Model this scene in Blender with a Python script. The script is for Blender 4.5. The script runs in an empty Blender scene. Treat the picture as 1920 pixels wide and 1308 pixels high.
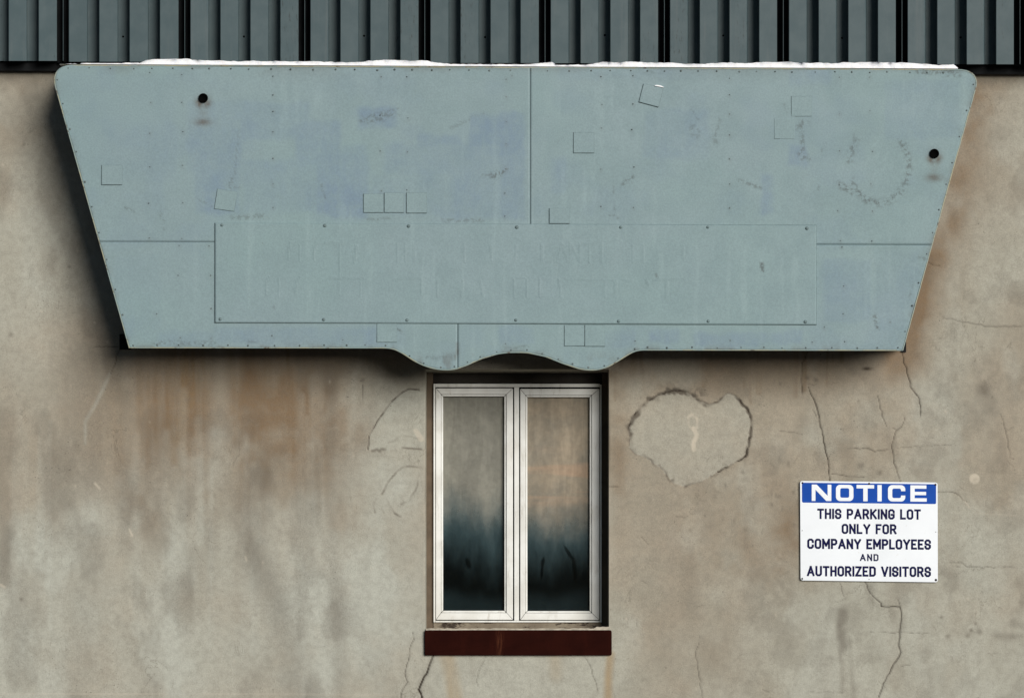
import bpy, bmesh, math, random
import numpy as np
from mathutils import Vector

R = math.radians
sc = bpy.context.scene
col = sc.collection

# ------------------------------------------------------------------ camera, sky, sun, exposure
CAM_Y, CAM_Z, S, ZC = 12.0, 1.50, 0.002, 2.65       # metres; S = metres per photo pixel on the wall plane
cd = bpy.data.cameras.new('camera')
cam = bpy.data.objects.new('camera', cd); col.objects.link(cam)
cam.location = (0, -CAM_Y, CAM_Z); cam.rotation_euler = (R(90), 0, 0)
cd.sensor_width = 36; cd.lens = 36 * CAM_Y / (1920 * S)
cd.shift_y = (ZC - CAM_Z) / (1920 * S)
cd.clip_start = 0.1; cd.clip_end = 500
sc.camera = cam

SUN_EL, SUN_AZ = R(13.5), R(28)                        # azimuth measured from the wall's normal towards the right
sun_dir = Vector((math.sin(SUN_AZ) * math.cos(SUN_EL), -math.cos(SUN_AZ) * math.cos(SUN_EL), math.sin(SUN_EL)))
w = bpy.data.worlds.new('World'); sc.world = w; w.use_nodes = True
nt = w.node_tree
sky = nt.nodes.new('ShaderNodeTexSky'); sky.sky_type = 'NISHITA'; sky.sun_disc = False
sky.sun_elevation = SUN_EL
sky.sun_rotation = math.atan2(sun_dir.x, sun_dir.y)
sky.air_density = 1.0; sky.dust_density = 0.1; sky.ozone_density = 3.0
bg = nt.nodes['Background']; bg.inputs['Strength'].default_value = 0.05
nt.links.new(sky.outputs[0], bg.inputs['Color'])

sd = bpy.data.lights.new('sun', 'SUN'); sd.energy = 5.0; sd.angle = R(34); sd.color = (1.0, 0.955, 0.89)
sun = bpy.data.objects.new('sun', sd); col.objects.link(sun)
sun.rotation_euler = sun_dir.to_track_quat('Z', 'Y').to_euler()
sun.location = sun_dir * 20

sc.view_settings.view_transform = 'Standard'; sc.view_settings.look = 'None'
sc.view_settings.gamma = 1; sc.view_settings.use_curve_mapping = False
sc.view_settings.exposure = -0.28

rng = np.random.default_rng(7)
random.seed(7)

# ------------------------------------------------------------------ helpers
def P(px, py, d=0.0):
    """A point of the wall seen at photo pixel (px, py), d metres in front of the wall plane."""
    f = (CAM_Y - d) / CAM_Y
    return Vector(((px - 960) * S * f, -d, CAM_Z + ((ZC - (py - 654) * S) - CAM_Z) * f))

def PA(px, py, d):
    f = (CAM_Y - d) / CAM_Y
    return np.stack([(px - 960) * S * f, -d + 0 * px, CAM_Z + ((ZC - (py - 654) * S) - CAM_Z) * f], -1)

def link(name, me, parent=None, loc=None):
    o = bpy.data.objects.new(name, me); col.objects.link(o)
    if parent is not None: o.parent = parent
    if loc is not None: o.location = loc
    return o

def thing(name, label, cat, loc=(0, 0, 0), group=None):
    o = link(name, None, None, loc); o.empty_display_size = 0.2
    o['label'] = label; o['category'] = cat
    if group: o['group'] = group
    return o

def off(parent):
    v = Vector((0, 0, 0))
    while parent is not None:
        v += parent.location; parent = parent.parent
    return v

def mesh(name, verts, faces, mat, parent=None, smooth=False, attrs=None):
    """World-space verts; stored relative to the parent."""
    v = np.asarray(verts, dtype=np.float32).reshape(-1, 3) - np.array(off(parent), dtype=np.float32)
    me = bpy.data.meshes.new(name)
    if isinstance(faces, np.ndarray):
        n = len(faces); k = faces.shape[1]
        me.vertices.add(len(v)); me.vertices.foreach_set('co', v.ravel())
        me.loops.add(n * k); me.loops.foreach_set('vertex_index', faces.astype(np.int32).ravel())
        me.polygons.add(n); me.polygons.foreach_set('loop_start', np.arange(0, n * k, k, dtype=np.int32))
        me.update(calc_edges=True)
    else:
        me.from_pydata([tuple(map(float, p)) for p in v], [], faces); me.update()
    if attrs:
        for an, arr in attrs.items():
            a = me.attributes.new(an, 'FLOAT_COLOR', 'POINT')
            c = np.ones((len(v), 4), dtype=np.float32); c[:, :3] = arr
            a.data.foreach_set('color', c.ravel())
    if smooth: me.polygons.foreach_set('use_smooth', np.ones(len(me.polygons), dtype=bool))
    me.materials.append(mat)
    return link(name, me, parent)

def from_bm(name, bm, mat, parent=None, smooth=False):
    bmesh.ops.recalc_face_normals(bm, faces=bm.faces)
    bmesh.ops.translate(bm, verts=bm.verts, vec=-off(parent))
    me = bpy.data.meshes.new(name); bm.to_mesh(me); bm.free()
    if smooth:
        for p in me.polygons: p.use_smooth = True
    me.materials.append(mat)
    return link(name, me, parent)

def prism(bm, pts, d0, d1, bev=0.0):
    """Extruded outline given in photo pixels between depths d0 (back) and d1 (front)."""
    a = [bm.verts.new(P(x, y, d0)) for x, y in pts]
    b = [bm.verts.new(P(x, y, d1)) for x, y in pts]
    n = len(pts)
    fs = [bm.faces.new(a), bm.faces.new(b)]
    for i in range(n):
        fs.append(bm.faces.new((a[i], a[(i + 1) % n], b[(i + 1) % n], b[i])))
    if bev > 0:
        bmesh.ops.recalc_face_normals(bm, faces=fs)
        ed = list({e for e in fs[1].edges} | {e for f in fs[2:] for e in f.edges if not (e in fs[0].edges[:])})
        bmesh.ops.bevel(bm, geom=ed, offset=bev, segments=2, affect='EDGES', profile=0.6)
    return fs

def rect(x0, y0, x1, y1): return [(x0, y0), (x1, y0), (x1, y1), (x0, y1)]

def rrect(c, r, n=4):
    """Rounded polygon from four pixel corners."""
    out = []
    for i in range(4):
        p, q, o = Vector(c[i]), Vector(c[(i - 1) % 4]), Vector(c[(i + 1) % 4])
        a = p + (q - p).normalized() * r; b = p + (o - p).normalized() * r
        for k in range(n + 1):
            t = k / n
            out.append(tuple(a * (1 - t) ** 2 + p * 2 * t * (1 - t) + b * t * t))
    return out

# ---- noise on pixel grids
def vnoise(X, Y, sx, sy, seed):
    g = np.random.default_rng(seed).random((256, 256)).astype(np.float32)
    u, v = X / sx + 1000.3, Y / sy + 1000.7
    i, j = np.floor(u).astype(int), np.floor(v).astype(int)
    fu, fv = u - i, v - j
    fu, fv = fu * fu * (3 - 2 * fu), fv * fv * (3 - 2 * fv)
    a, b, c, d = g[j % 256, i % 256], g[j % 256, (i + 1) % 256], g[(j + 1) % 256, i % 256], g[(j + 1) % 256, (i + 1) % 256]
    return (a * (1 - fu) + b * fu) * (1 - fv) + (c * (1 - fu) + d * fu) * fv

def fbm(X, Y, sx, sy, seed, oc=4, gain=0.5):
    t, amp, tot = 0, 1.0, 0
    for k in range(oc):
        t = t + amp * vnoise(X, Y, sx / 2 ** k, sy / 2 ** k, seed + k); tot += amp; amp *= gain
    return t / tot

def sst(a, b, x):
    t = np.clip((x - a) / (b - a), 0, 1); return t * t * (3 - 2 * t)

def gauss(X, Y, x, y, sx, sy): return np.exp(-0.5 * (((X - x) / sx) ** 2 + ((Y - y) / sy) ** 2))

def jitter(pts, amp, seed, step=9):
    r = random.Random(seed); out = [pts[0]]
    for (x0, y0), (x1, y1) in zip(pts, pts[1:]):
        L = math.hypot(x1 - x0, y1 - y0); n = max(1, int(L / step))
        for k in range(1, n + 1):
            t = k / n; e = 0 if k == n else 1
            out.append((x0 + (x1 - x0) * t + e * r.uniform(-amp, amp), y0 + (y1 - y0) * t + e * r.uniform(-amp, amp)))
    return out

def line_mask(M, X, Y, pts, wdt, val=1.0, soft=1.0, taper=False, mod=None):
    """Stamp a polyline of half-width wdt into mask M (regular pixel grids X, Y)."""
    x0g, y0g = X[0, 0], Y[0, 0]; st = X[0, 1] - X[0, 0]; n = len(pts) - 1
    for k, ((xa, ya), (xb, yb)) in enumerate(zip(pts, pts[1:])):
        pad = wdt + soft + 2
        i0 = max(0, int((min(xa, xb) - pad - x0g) / st)); i1 = min(M.shape[1], int((max(xa, xb) + pad - x0g) / st) + 2)
        j0 = max(0, int((min(ya, yb) - pad - y0g) / st)); j1 = min(M.shape[0], int((max(ya, yb) + pad - y0g) / st) + 2)
        if i0 >= i1 or j0 >= j1: continue
        xx, yy = X[j0:j1, i0:i1], Y[j0:j1, i0:i1]
        L2 = (xb - xa) ** 2 + (yb - ya) ** 2 + 1e-6
        t = np.clip(((xx - xa) * (xb - xa) + (yy - ya) * (yb - ya)) / L2, 0, 1)
        dd = np.hypot(xx - xa - t * (xb - xa), yy - ya - t * (yb - ya))
        s = (k + t) / n
        ww = wdt * (1 if not taper else (0.25 + 0.75 * np.sin(np.pi * np.clip(s, .02, .98)) ** .6))
        m = val * (1 - sst(ww - soft * .5, ww + soft, dd))
        if mod is not None: m = m * mod[j0:j1, i0:i1]
        M[j0:j1, i0:i1] = np.maximum(M[j0:j1, i0:i1], m)

# ---- node materials
class Mat:
    def __init__(s, name):
        s.m = bpy.data.materials.new(name); s.m.use_nodes = True; s.t = s.m.node_tree
        s.b = s.t.nodes['Principled BSDF']; s.out = s.t.nodes['Material Output']
        s._pos = None
    def n(s, typ, **kw):
        q = s.t.nodes.new(typ)
        for k, v in kw.items(): setattr(q, k, v)
        return q
    def lk(s, a, b):
        if hasattr(a, 'is_output'): s.t.links.new(a, b)
        elif isinstance(a, (tuple, list)): b.default_value = (*a, 1.0) if len(a) == 3 and b.type == 'RGBA' else a
        else: b.default_value = a
    def pos(s):
        if s._pos is None: s._pos = s.n('ShaderNodeNewGeometry').outputs['Position']
        return s._pos
    def scaled(s, sx, sy, sz):
        q = s.n('ShaderNodeVectorMath', operation='MULTIPLY'); s.lk(s.pos(), q.inputs[0]); q.inputs[1].default_value = (sx, sy, sz)
        return q.outputs[0]
    def noise(s, scale, detail=4, rough=0.55, vec=None, dist=0.0):
        q = s.n('ShaderNodeTexNoise'); s.lk(vec if vec is not None else s.pos(), q.inputs['Vector'])
        q.inputs['Scale'].default_value = scale; q.inputs['Detail'].default_value = detail
        q.inputs['Roughness'].default_value = rough; q.inputs['Distortion'].default_value = dist
        return q.outputs['Fac']
    def ramp(s, f, a, b, lo=0.0, hi=1.0):
        q = s.n('ShaderNodeMapRange', interpolation_type='SMOOTHSTEP'); s.lk(f, q.inputs[0])
        for i, v in zip((1, 2, 3, 4), (a, b, lo, hi)): q.inputs[i].default_value = v
        return q.outputs[0]
    def math(s, op, a, b=0.0, clamp=False):
        q = s.n('ShaderNodeMath', operation=op, use_clamp=clamp); s.lk(a, q.inputs[0]); s.lk(b, q.inputs[1]); return q.outputs[0]
    def mix(s, f, a, b, mode='MIX'):
        q = s.n('ShaderNodeMix', data_type='RGBA', blend_type=mode)
        s.lk(f, q.inputs[0]); s.lk(a, q.inputs[6]); s.lk(b, q.inputs[7]); return q.outputs[2]
    def attr(s, name):
        q = s.n('ShaderNodeAttribute', attribute_name=name); z = s.n('ShaderNodeSeparateColor'); s.lk(q.outputs['Color'], z.inputs[0])
        return z.outputs[0], z.outputs[1], z.outputs[2]
    def bump(s, h, strength, dist, nrm=None):
        q = s.n('ShaderNodeBump'); s.lk(h, q.inputs['Height']); q.inputs['Strength'].default_value = strength; q.inputs['Distance'].default_value = dist
        if nrm is not None: s.lk(nrm, q.inputs['Normal'])
        return q.outputs[0]
    def done(s, color, rough=0.6, normal=None, spec=0.3, metal=0.0):
        s.lk(color, s.b.inputs['Base Color']); s.lk(rough, s.b.inputs['Roughness']); s.lk(metal, s.b.inputs['Metallic'])
        s.lk(spec, s.b.inputs['Specular IOR Level'])
        if normal is not None: s.lk(normal, s.b.inputs['Normal'])
        return s.m

def simple(name, c, rough=0.6, spec=0.3, var=0.25, scale=20, bump=0.0, metal=0.0):
    m = Mat(name); f = m.noise(scale, 5)
    cc = m.mix(m.ramp(f, 0.3, 0.7), tuple(x * (1 - var) for x in c), tuple(min(1, x * (1 + var)) for x in c))
    nb = m.bump(m.noise(scale * 12, 4), bump, 0.002) if bump else None
    return m.done(cc, rough, nb, spec, metal)

def stucco_material():
    m = Mat('weathered_stucco')
    crack, rust, brown = m.attr('stain_a'); dark, pale, chip = m.attr('stain_shade_b')
    big = m.noise(1.1, 5, 0.55); mid = m.noise(5.0, 6, 0.6); tex = m.noise(38, 6, 0.65); fine = m.noise(240, 3, 0.7)
    streak = m.noise(1.0, 5, 0.6, m.scaled(5.5, 1, 0.9))
    c = m.mix(m.ramp(big, 0.40, 0.60), (0.405, 0.398, 0.336), (0.345, 0.302, 0.236))
    c = m.mix(m.ramp(mid, 0.36, 0.66, 0.0, 0.50), c, (0.268, 0.250, 0.200))
    c = m.mix(m.ramp(streak, 0.50, 0.72, 0.0, 0.34), c, (0.262, 0.230, 0.185))
    c = m.mix(m.math('MULTIPLY', brown, 0.92, True), c, (0.185, 0.122, 0.070))
    c = m.mix(rust, c, (0.31, 0.200, 0.085))
    c = m.mix(m.math('MULTIPLY', pale, m.ramp(mid, 0.2, 0.6, 0.6, 1.0)), c, (0.425, 0.430, 0.375))
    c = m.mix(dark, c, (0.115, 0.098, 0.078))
    c = m.mix(m.ramp(tex, 0.38, 0.66, 0.0, 0.22), c, (0.17, 0.155, 0.13))
    sp = m.math('MULTIPLY', m.ramp(m.noise(150, 2, 0.5), 0.66, 0.74), m.ramp(m.noise(7, 3), 0.45, 0.66, 0.0, 0.7))
    c = m.mix(sp, c, (0.07, 0.06, 0.05))
    c = m.mix(m.ramp(m.noise(95, 2), 0.74, 0.80, 0, 0.5), c, (0.46, 0.42, 0.36))
    v1 = m.noise(1, 6, 0.62, m.scaled(7, 7, 5), 0.5)
    vein = m.ramp(m.math('ABSOLUTE', m.math('SUBTRACT', v1, 0.5)), 0.0, 0.010, 1.0, 0.0)
    vein = m.math('MULTIPLY', vein, m.ramp(m.noise(3.2, 4, 0.6), 0.52, 0.66, 0.0, 0.40))
    c = m.mix(vein, c, (0.10, 0.085, 0.065))
    scr = m.ramp(m.noise(1, 5, 0.72, m.scaled(95, 95, 24)), 0.60, 0.70)
    c = m.mix(m.math('MULTIPLY', scr, m.ramp(m.noise(2.1, 4, 0.6), 0.48, 0.66, 0.0, 0.38)), c, (0.12, 0.10, 0.08))
    g = m.ramp(fine, 0.25, 0.75, 0.88, 1.12)
    gm = m.n('ShaderNodeCombineColor'); [m.lk(g, gm.inputs[i]) for i in range(3)]
    c = m.mix(1.0, c, gm.outputs[0], 'MULTIPLY')
    c = m.mix(chip, c, (0.55, 0.49, 0.395))
    c = m.mix(crack, c, (0.028, 0.020, 0.014))
    h = m.math('ADD', m.math('MULTIPLY', tex, 0.7), m.math('MULTIPLY', fine, 0.3))
    return m.done(c, 0.92, m.bump(h, 0.45, 0.004), 0.08)

def sign_material(name, base, blue):
    m = Mat(name)
    bl, scuff, rust = m.attr('paint_a'); ghost, streak, _ = m.attr('paint_b')
    big = m.noise(1.6, 4); mid = m.noise(9, 6, 0.62); fine = m.noise(170, 4, 0.7); brush = m.noise(1, 5, 0.6, m.scaled(60, 60, 6))
    c = m.mix(m.ramp(big, 0.35, 0.65), base, tuple(x * k for x, k in zip(base, (1.03, 0.99, 1.02))))
    c = m.mix(m.ramp(mid, 0.35, 0.7, 0, 0.5), c, tuple(x * k for x, k in zip(base, (0.93, 0.91, 0.93))))
    bf = m.math('MULTIPLY', bl, m.ramp(m.noise(26, 5, 0.7), 0.30, 0.62, 0.55, 1.0))
    c = m.mix(m.math('MULTIPLY', bf, m.ramp(brush, 0.3, 0.6, 0.7, 1.0)), c, blue)
    c = m.mix(m.math('MULTIPLY', streak, 0.28), c, (0.32, 0.42, 0.43))
    c = m.mix(m.math('MULTIPLY', scuff, m.ramp(m.noise(75, 4, 0.7), 0.42, 0.60)), c, (0.085, 0.105, 0.105))
    c = m.mix(m.math('MULTIPLY', rust, m.ramp(m.noise(40, 4, 0.7), 0.30, 0.6, 0.55, 1)), c, (0.075, 0.046, 0.026))
    c = m.mix(m.ramp(m.noise(210, 2), 0.72, 0.80, 0, 0.35), c, (0.12, 0.14, 0.14))
    g = m.ramp(fine, 0.25, 0.75, 0.90, 1.10)
    gm = m.n('ShaderNodeCombineColor'); [m.lk(g, gm.inputs[i]) for i in range(3)]
    c = m.mix(1.0, c, gm.outputs[0], 'MULTIPLY')
    c = m.mix(m.math('MULTIPLY', ghost, .05), c, (.08, .11, .12)); n1 = m.bump(ghost, 0.45, 0.0014)
    n2 = m.bump(m.math('ADD', m.math('MULTIPLY', m.noise(120, 3), 0.5), m.noise(6, 2)), 0.15, 0.003, n1)
    return m.done(c, m.ramp(mid, 0.3, 0.7, 0.5, 0.66), n2, 0.25)

def siding_material():
    m = Mat('grey_siding_paint')
    st = m.noise(1, 5, 0.65, m.scaled(34, 10, 2.2)); mot = m.noise(14, 5, 0.6); patch = m.noise(1, 3, 0.5, m.scaled(4.3, 1, 0.8))
    c = m.mix(m.ramp(mot, 0.3, 0.7), (0.060, 0.091, 0.100), (0.078, 0.110, 0.118))
    c = m.mix(m.ramp(st, 0.52, 0.72, 0, 0.35), c, (0.115, 0.135, 0.138))
    oi = m.n('ShaderNodeObjectInfo'); c = m.mix(m.ramp(oi.outputs['Random'], 0, 1, 0, .16), c, (0.035, 0.05, 0.055))
    gr = m.math('MULTIPLY', m.ramp(m.noise(1, 6, 0.75, m.scaled(130, 130, 26)), 0.55, 0.66), m.ramp(patch, 0.50, 0.62))
    c = m.mix(m.math('MULTIPLY', gr, 0.8), c, (0.022, 0.024, 0.022))
    c = m.mix(m.ramp(m.noise(190, 2), 0.7, 0.78, 0, 0.35), c, (0.04, 0.045, 0.045))
    return m.done(c, 0.55, m.bump(m.noise(60, 4), 0.12, 0.002), 0.25)

def glass_material():
    """Old window glass with a film of dust, thick at the top, wiped and clear near the bottom."""
    m = Mat('dusty_glass')
    sep = m.n('ShaderNodeSeparateXYZ'); m.lk(m.pos(), sep.inputs[0]); x, z = sep.outputs[0], sep.outputs[2]
    wob = m.math('MULTIPLY', m.math('SUBTRACT', m.noise(4.5, 5, 0.6, m.scaled(1.6, 1, 0.55)), 0.5), 0.34)
    zz = m.math('ADD', z, wob)
    base = m.ramp(zz, 1.745, 2.15, 0.02, 0.97)
    low = m.ramp(m.math('ADD', z, m.math('MULTIPLY', wob, 0.35)), 1.69, 1.76, 0.10, 0.0)
    wipes = m.ramp(m.noise(1, 4, 0.6, m.scaled(26, 1, 4.5), 0.6), 0.42, 0.60, 0.86, 1.0)
    f = m.math('MULTIPLY', m.math('ADD', base, low), wipes, True)
    f = m.math('MULTIPLY', f, m.ramp(m.noise(55, 4), 0.3, 0.7, 0.86, 1.0))
    for px, py, sx, sz, an in ((1066, 1036, 3.2, 15, -.55), (1077, 1066, 3.6, 22, -.08), (1018, 1053, 3.4, 9, .2), (1016, 1072, 2.4, 12, .1), (878, 1056, 4.5, 10, -.3)):
        q = P(px, py, -.15)
        dx = m.math('SUBTRACT', x, q.x); dz = m.math('SUBTRACT', z, q.z); ca, sa = math.cos(an), math.sin(an)
        uu = m.math('MULTIPLY', m.math('ADD', m.math('MULTIPLY', dx, ca), m.math('MULTIPLY', dz, -sa)), 1 / (sx * S)); vv = m.math('MULTIPLY', m.math('ADD', m.math('MULTIPLY', dx, sa), m.math('MULTIPLY', dz, ca)), 1 / (sz * S))
        e = m.math('ADD', m.math('MULTIPLY', uu, uu), m.math('MULTIPLY', vv, vv))
        f = m.math('MULTIPLY', f, m.ramp(e, .3, 1.9, .25, 1.0))
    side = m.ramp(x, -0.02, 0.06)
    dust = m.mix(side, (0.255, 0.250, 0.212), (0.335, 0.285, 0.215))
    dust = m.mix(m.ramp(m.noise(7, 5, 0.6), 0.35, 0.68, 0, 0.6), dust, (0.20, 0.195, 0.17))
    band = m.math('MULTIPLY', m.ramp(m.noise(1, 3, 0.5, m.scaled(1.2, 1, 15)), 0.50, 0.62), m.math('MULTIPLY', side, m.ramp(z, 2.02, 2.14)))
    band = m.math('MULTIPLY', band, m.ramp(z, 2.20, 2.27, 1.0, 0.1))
    dust = m.mix(band, dust, (0.40, 0.30, 0.215))  # warm horizontal bands mixed into the right pane's colour
    dust = m.mix(m.ramp(zz, 1.90, 2.14, 0.95, 0.0), dust, (0.070, 0.125, 0.142))
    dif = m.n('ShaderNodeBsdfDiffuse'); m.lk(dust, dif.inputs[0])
    tr = m.n('ShaderNodeBsdfTransparent'); tr.inputs[0].default_value = (0.80, 0.86, 0.86, 1)
    gl = m.n('ShaderNodeBsdfGlossy'); gl.inputs['Roughness'].default_value = 0.12
    fr0 = m.n('ShaderNodeFresnel'); fr0.inputs[0].default_value = 1.22; fr = fr0
    a = m.n('ShaderNodeMixShader'); m.lk(fr.outputs[0], a.inputs[0]); m.lk(tr.outputs[0], a.inputs[1]); m.lk(gl.outputs[0], a.inputs[2])
    b = m.n('ShaderNodeMixShader'); m.lk(f, b.inputs[0]); m.lk(a.outputs[0], b.inputs[1]); m.lk(dif.outputs[0], b.inputs[2])
    m.lk(b.outputs[0], m.out.inputs[0])
    return m.m

def alu_material():
    m = Mat('white_window_paint')
    c = m.mix(m.ramp(m.noise(9, 4), 0.35, 0.7), (0.76, 0.765, 0.735), (0.64, 0.635, 0.595))
    c = m.mix(m.ramp(m.noise(1, 5, 0.7, m.scaled(40, 40, 9)), 0.52, 0.72, 0, 0.42), c, (0.34, 0.30, 0.24))
    c = m.mix(m.ramp(m.noise(160, 2), 0.70, 0.76, 0, 0.5), c, (0.2, 0.17, 0.14))
    return m.done(c, 0.45, m.bump(m.noise(30, 3), 0.1, 0.001), 0.35)

def old_wood(name, c1, c2, th=.55):
    m = Mat(name)
    c = m.mix(m.ramp(m.noise(1, 6, 0.65, m.scaled(10, 10, 10)), 0.35, 0.65), c1, c2)
    ch = m.ramp(m.noise(1, 5, 0.7, m.scaled(16, 20, 55)), th, th + .05)
    c = m.mix(m.math('MULTIPLY', ch, 0.9), c, (0.022, 0.014, 0.010))
    return m.done(c, 0.8, m.bump(m.math('SUBTRACT', m.noise(50, 5), ch), 0.4, 0.003), 0.2)

def sill_material():
    m = Mat('oxblood_sill_paint')
    c = m.mix(m.ramp(m.noise(14, 5), 0.3, 0.7), (0.0150, 0.0030, 0.0020), (0.021, 0.0042, 0.0026))
    sep = m.n('ShaderNodeSeparateXYZ'); m.lk(m.pos(), sep.inputs[0])
    run = m.math('MULTIPLY', m.ramp(m.math('ABSOLUTE', m.math('ADD', sep.outputs[0], 0.046)), 0.0, 0.022, 1, 0), m.ramp(m.noise(1, 5, 0.7, m.scaled(150, 10, 14)), 0.40, 0.62))
    c = m.mix(m.math('MULTIPLY', run, 0.4), c, (0.13, 0.045, 0.022))
    c = m.mix(m.ramp(m.noise(1, 4, 0.6, m.scaled(20, 10, 4)), 0.55, 0.75, 0, 0.5), c, (0.034, 0.007, 0.004))
    c = m.mix(m.ramp(m.noise(120, 3), 0.70, 0.78, 0, 0.5), c, (0.06, 0.02, 0.012))
    return m.done(c, 0.85, m.bump(m.noise(45, 4), 0.25, 0.002), 0.04)

def rust_edge_material():
    m = Mat('stained_sign_edge')
    c = m.mix(m.ramp(m.noise(12, 5, 0.65), 0.38, 0.62), (0.24, 0.315, 0.305), (0.34, 0.335, 0.235))
    c = m.mix(m.ramp(m.noise(34, 5, 0.7), 0.56, 0.68, 0, 0.8), c, (0.09, 0.05, 0.025))
    return m.done(c, 0.6, None, 0.25)

def return_material():
    m = Mat('rusty_sign_return')
    c = m.mix(m.ramp(m.noise(9, 5, 0.65), 0.40, 0.60), (0.045, 0.055, 0.055), (0.085, 0.042, 0.020))
    return m.done(c, 0.8, m.bump(m.noise(60, 4), 0.3, 0.003), 0.15)

def snow_material():
    m = Mat('packed_snow')
    c = m.mix(m.noise(30, 4), (0.84, 0.85, 0.88), (0.90, 0.90, 0.91))
    m.b.inputs['Subsurface Weight'].default_value = 0.15; m.b.inputs['Subsurface Radius'].default_value = (0.01, 0.012, 0.015)
    return m.done(c, 0.7, m.bump(m.noise(130, 4), 0.5, 0.003), 0.2)

def notice_material():
    m = Mat('white_enamel')
    sep = m.n('ShaderNodeSeparateXYZ'); m.lk(m.pos(), sep.inputs[0])
    c = m.mix(m.ramp(m.noise(6, 3), 0.3, 0.7), (0.80, 0.835, 0.875), (0.75, 0.785, 0.825))
    c = m.mix(m.ramp(m.noise(60, 4, 0.7), 0.64, 0.76, 0, 0.35), c, (0.55, 0.52, 0.45))
    return m.done(c, 0.35, None, 0.4)

def asphalt_material():
    m = Mat('asphalt')
    c = m.mix(m.ramp(m.noise(0.7, 5), 0.35, 0.65), (0.045, 0.045, 0.047), (0.062, 0.061, 0.060))
    c = m.mix(m.ramp(m.noise(140, 3), 0.55, 0.7, 0, 0.6), c, (0.10, 0.10, 0.10))
    return m.done(c, 0.9, m.bump(m.noise(90, 4), 0.5, 0.006), 0.2)

STUCCO = stucco_material()
SIGN = sign_material('blue_grey_sign_paint', (0.206, 0.292, 0.302), (0.166, 0.236, 0.296))
SIDING = siding_material()
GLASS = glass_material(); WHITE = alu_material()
WOOD = old_wood('worn_brown_wood', (0.140, 0.105, 0.072), (0.100, 0.076, 0.053), .68)
HEAD = old_wood('shaded_wood', (0.040, 0.036, 0.030), (0.028, 0.024, 0.020), .68)  # darker copy of the wood, with the recess shade in its colour
WOOD_GREY = old_wood('worn_grey_wood', (0.25, 0.215, 0.16), (0.165, 0.135, 0.10))
SILL = sill_material(); EDGE = rust_edge_material(); RETURN = return_material(); SNOW = snow_material()
ENAMEL = notice_material()
BLUE = simple('blue_enamel', (0.001, 0.060, 0.36), 0.5, 0.12, 0.08, 12)
NAVY = simple('navy_print', (0.005, 0.006, 0.050), 0.6, 0.08, 0.1, 30)
PRINT_WHITE = simple('white_print', (0.80, 0.835, 0.875), 0.4, 0.3, 0.03, 20)
BLACK = simple('black_rubber', (0.0025, 0.0025, 0.0025), 0.95, 0.0, 0.2, 40)
SCREW = simple('dull_screw_head', (0.115, 0.14, 0.14), 0.6, 0.2, 0.4, 60)
BOLT = simple('painted_bolt_head', (0.13, 0.18, 0.185), 0.5, 0.3, 0.2, 60)
RIM_GREY = simple('dull_rim_grey', (0.098, 0.136, 0.142), 0.8, 0.1, 0.45, 45)
DARK = simple('dark_backing', (0.012, 0.013, 0.014), 0.9, 0.1, 0.2, 20)
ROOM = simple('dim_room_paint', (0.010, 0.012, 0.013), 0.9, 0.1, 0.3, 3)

# ------------------------------------------------------------------ ground
gm_ = bpy.data.meshes.new('ground')
gm_.from_pydata([(-150, -250, 0), (150, -250, 0), (150, 60, 0), (-150, 60, 0)], [], [(0, 1, 2, 3)])
gm_.materials.append(asphalt_material())
g_ = link('ground', gm_); g_['kind'] = 'structure'; g_['label'] = 'dark asphalt parking lot in front of the wall'

# ------------------------------------------------------------------ stucco wall
OX0, OX1, OY0, OY1 = 798, 1142, 692, 1180            # window opening, photo pixels
wall = thing('stucco_wall', 'cracked, stained beige stucco wall around the two-sash window, below the ribbed metal siding', 'wall', (0, 0.15, 0))
wall_root = wall

RIGHT_EDGE = lambda y: 1829 - (y - 165) * 136 / 492
LEFT_EDGE = lambda y: 104 + (y - 165) * 138 / 487

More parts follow.
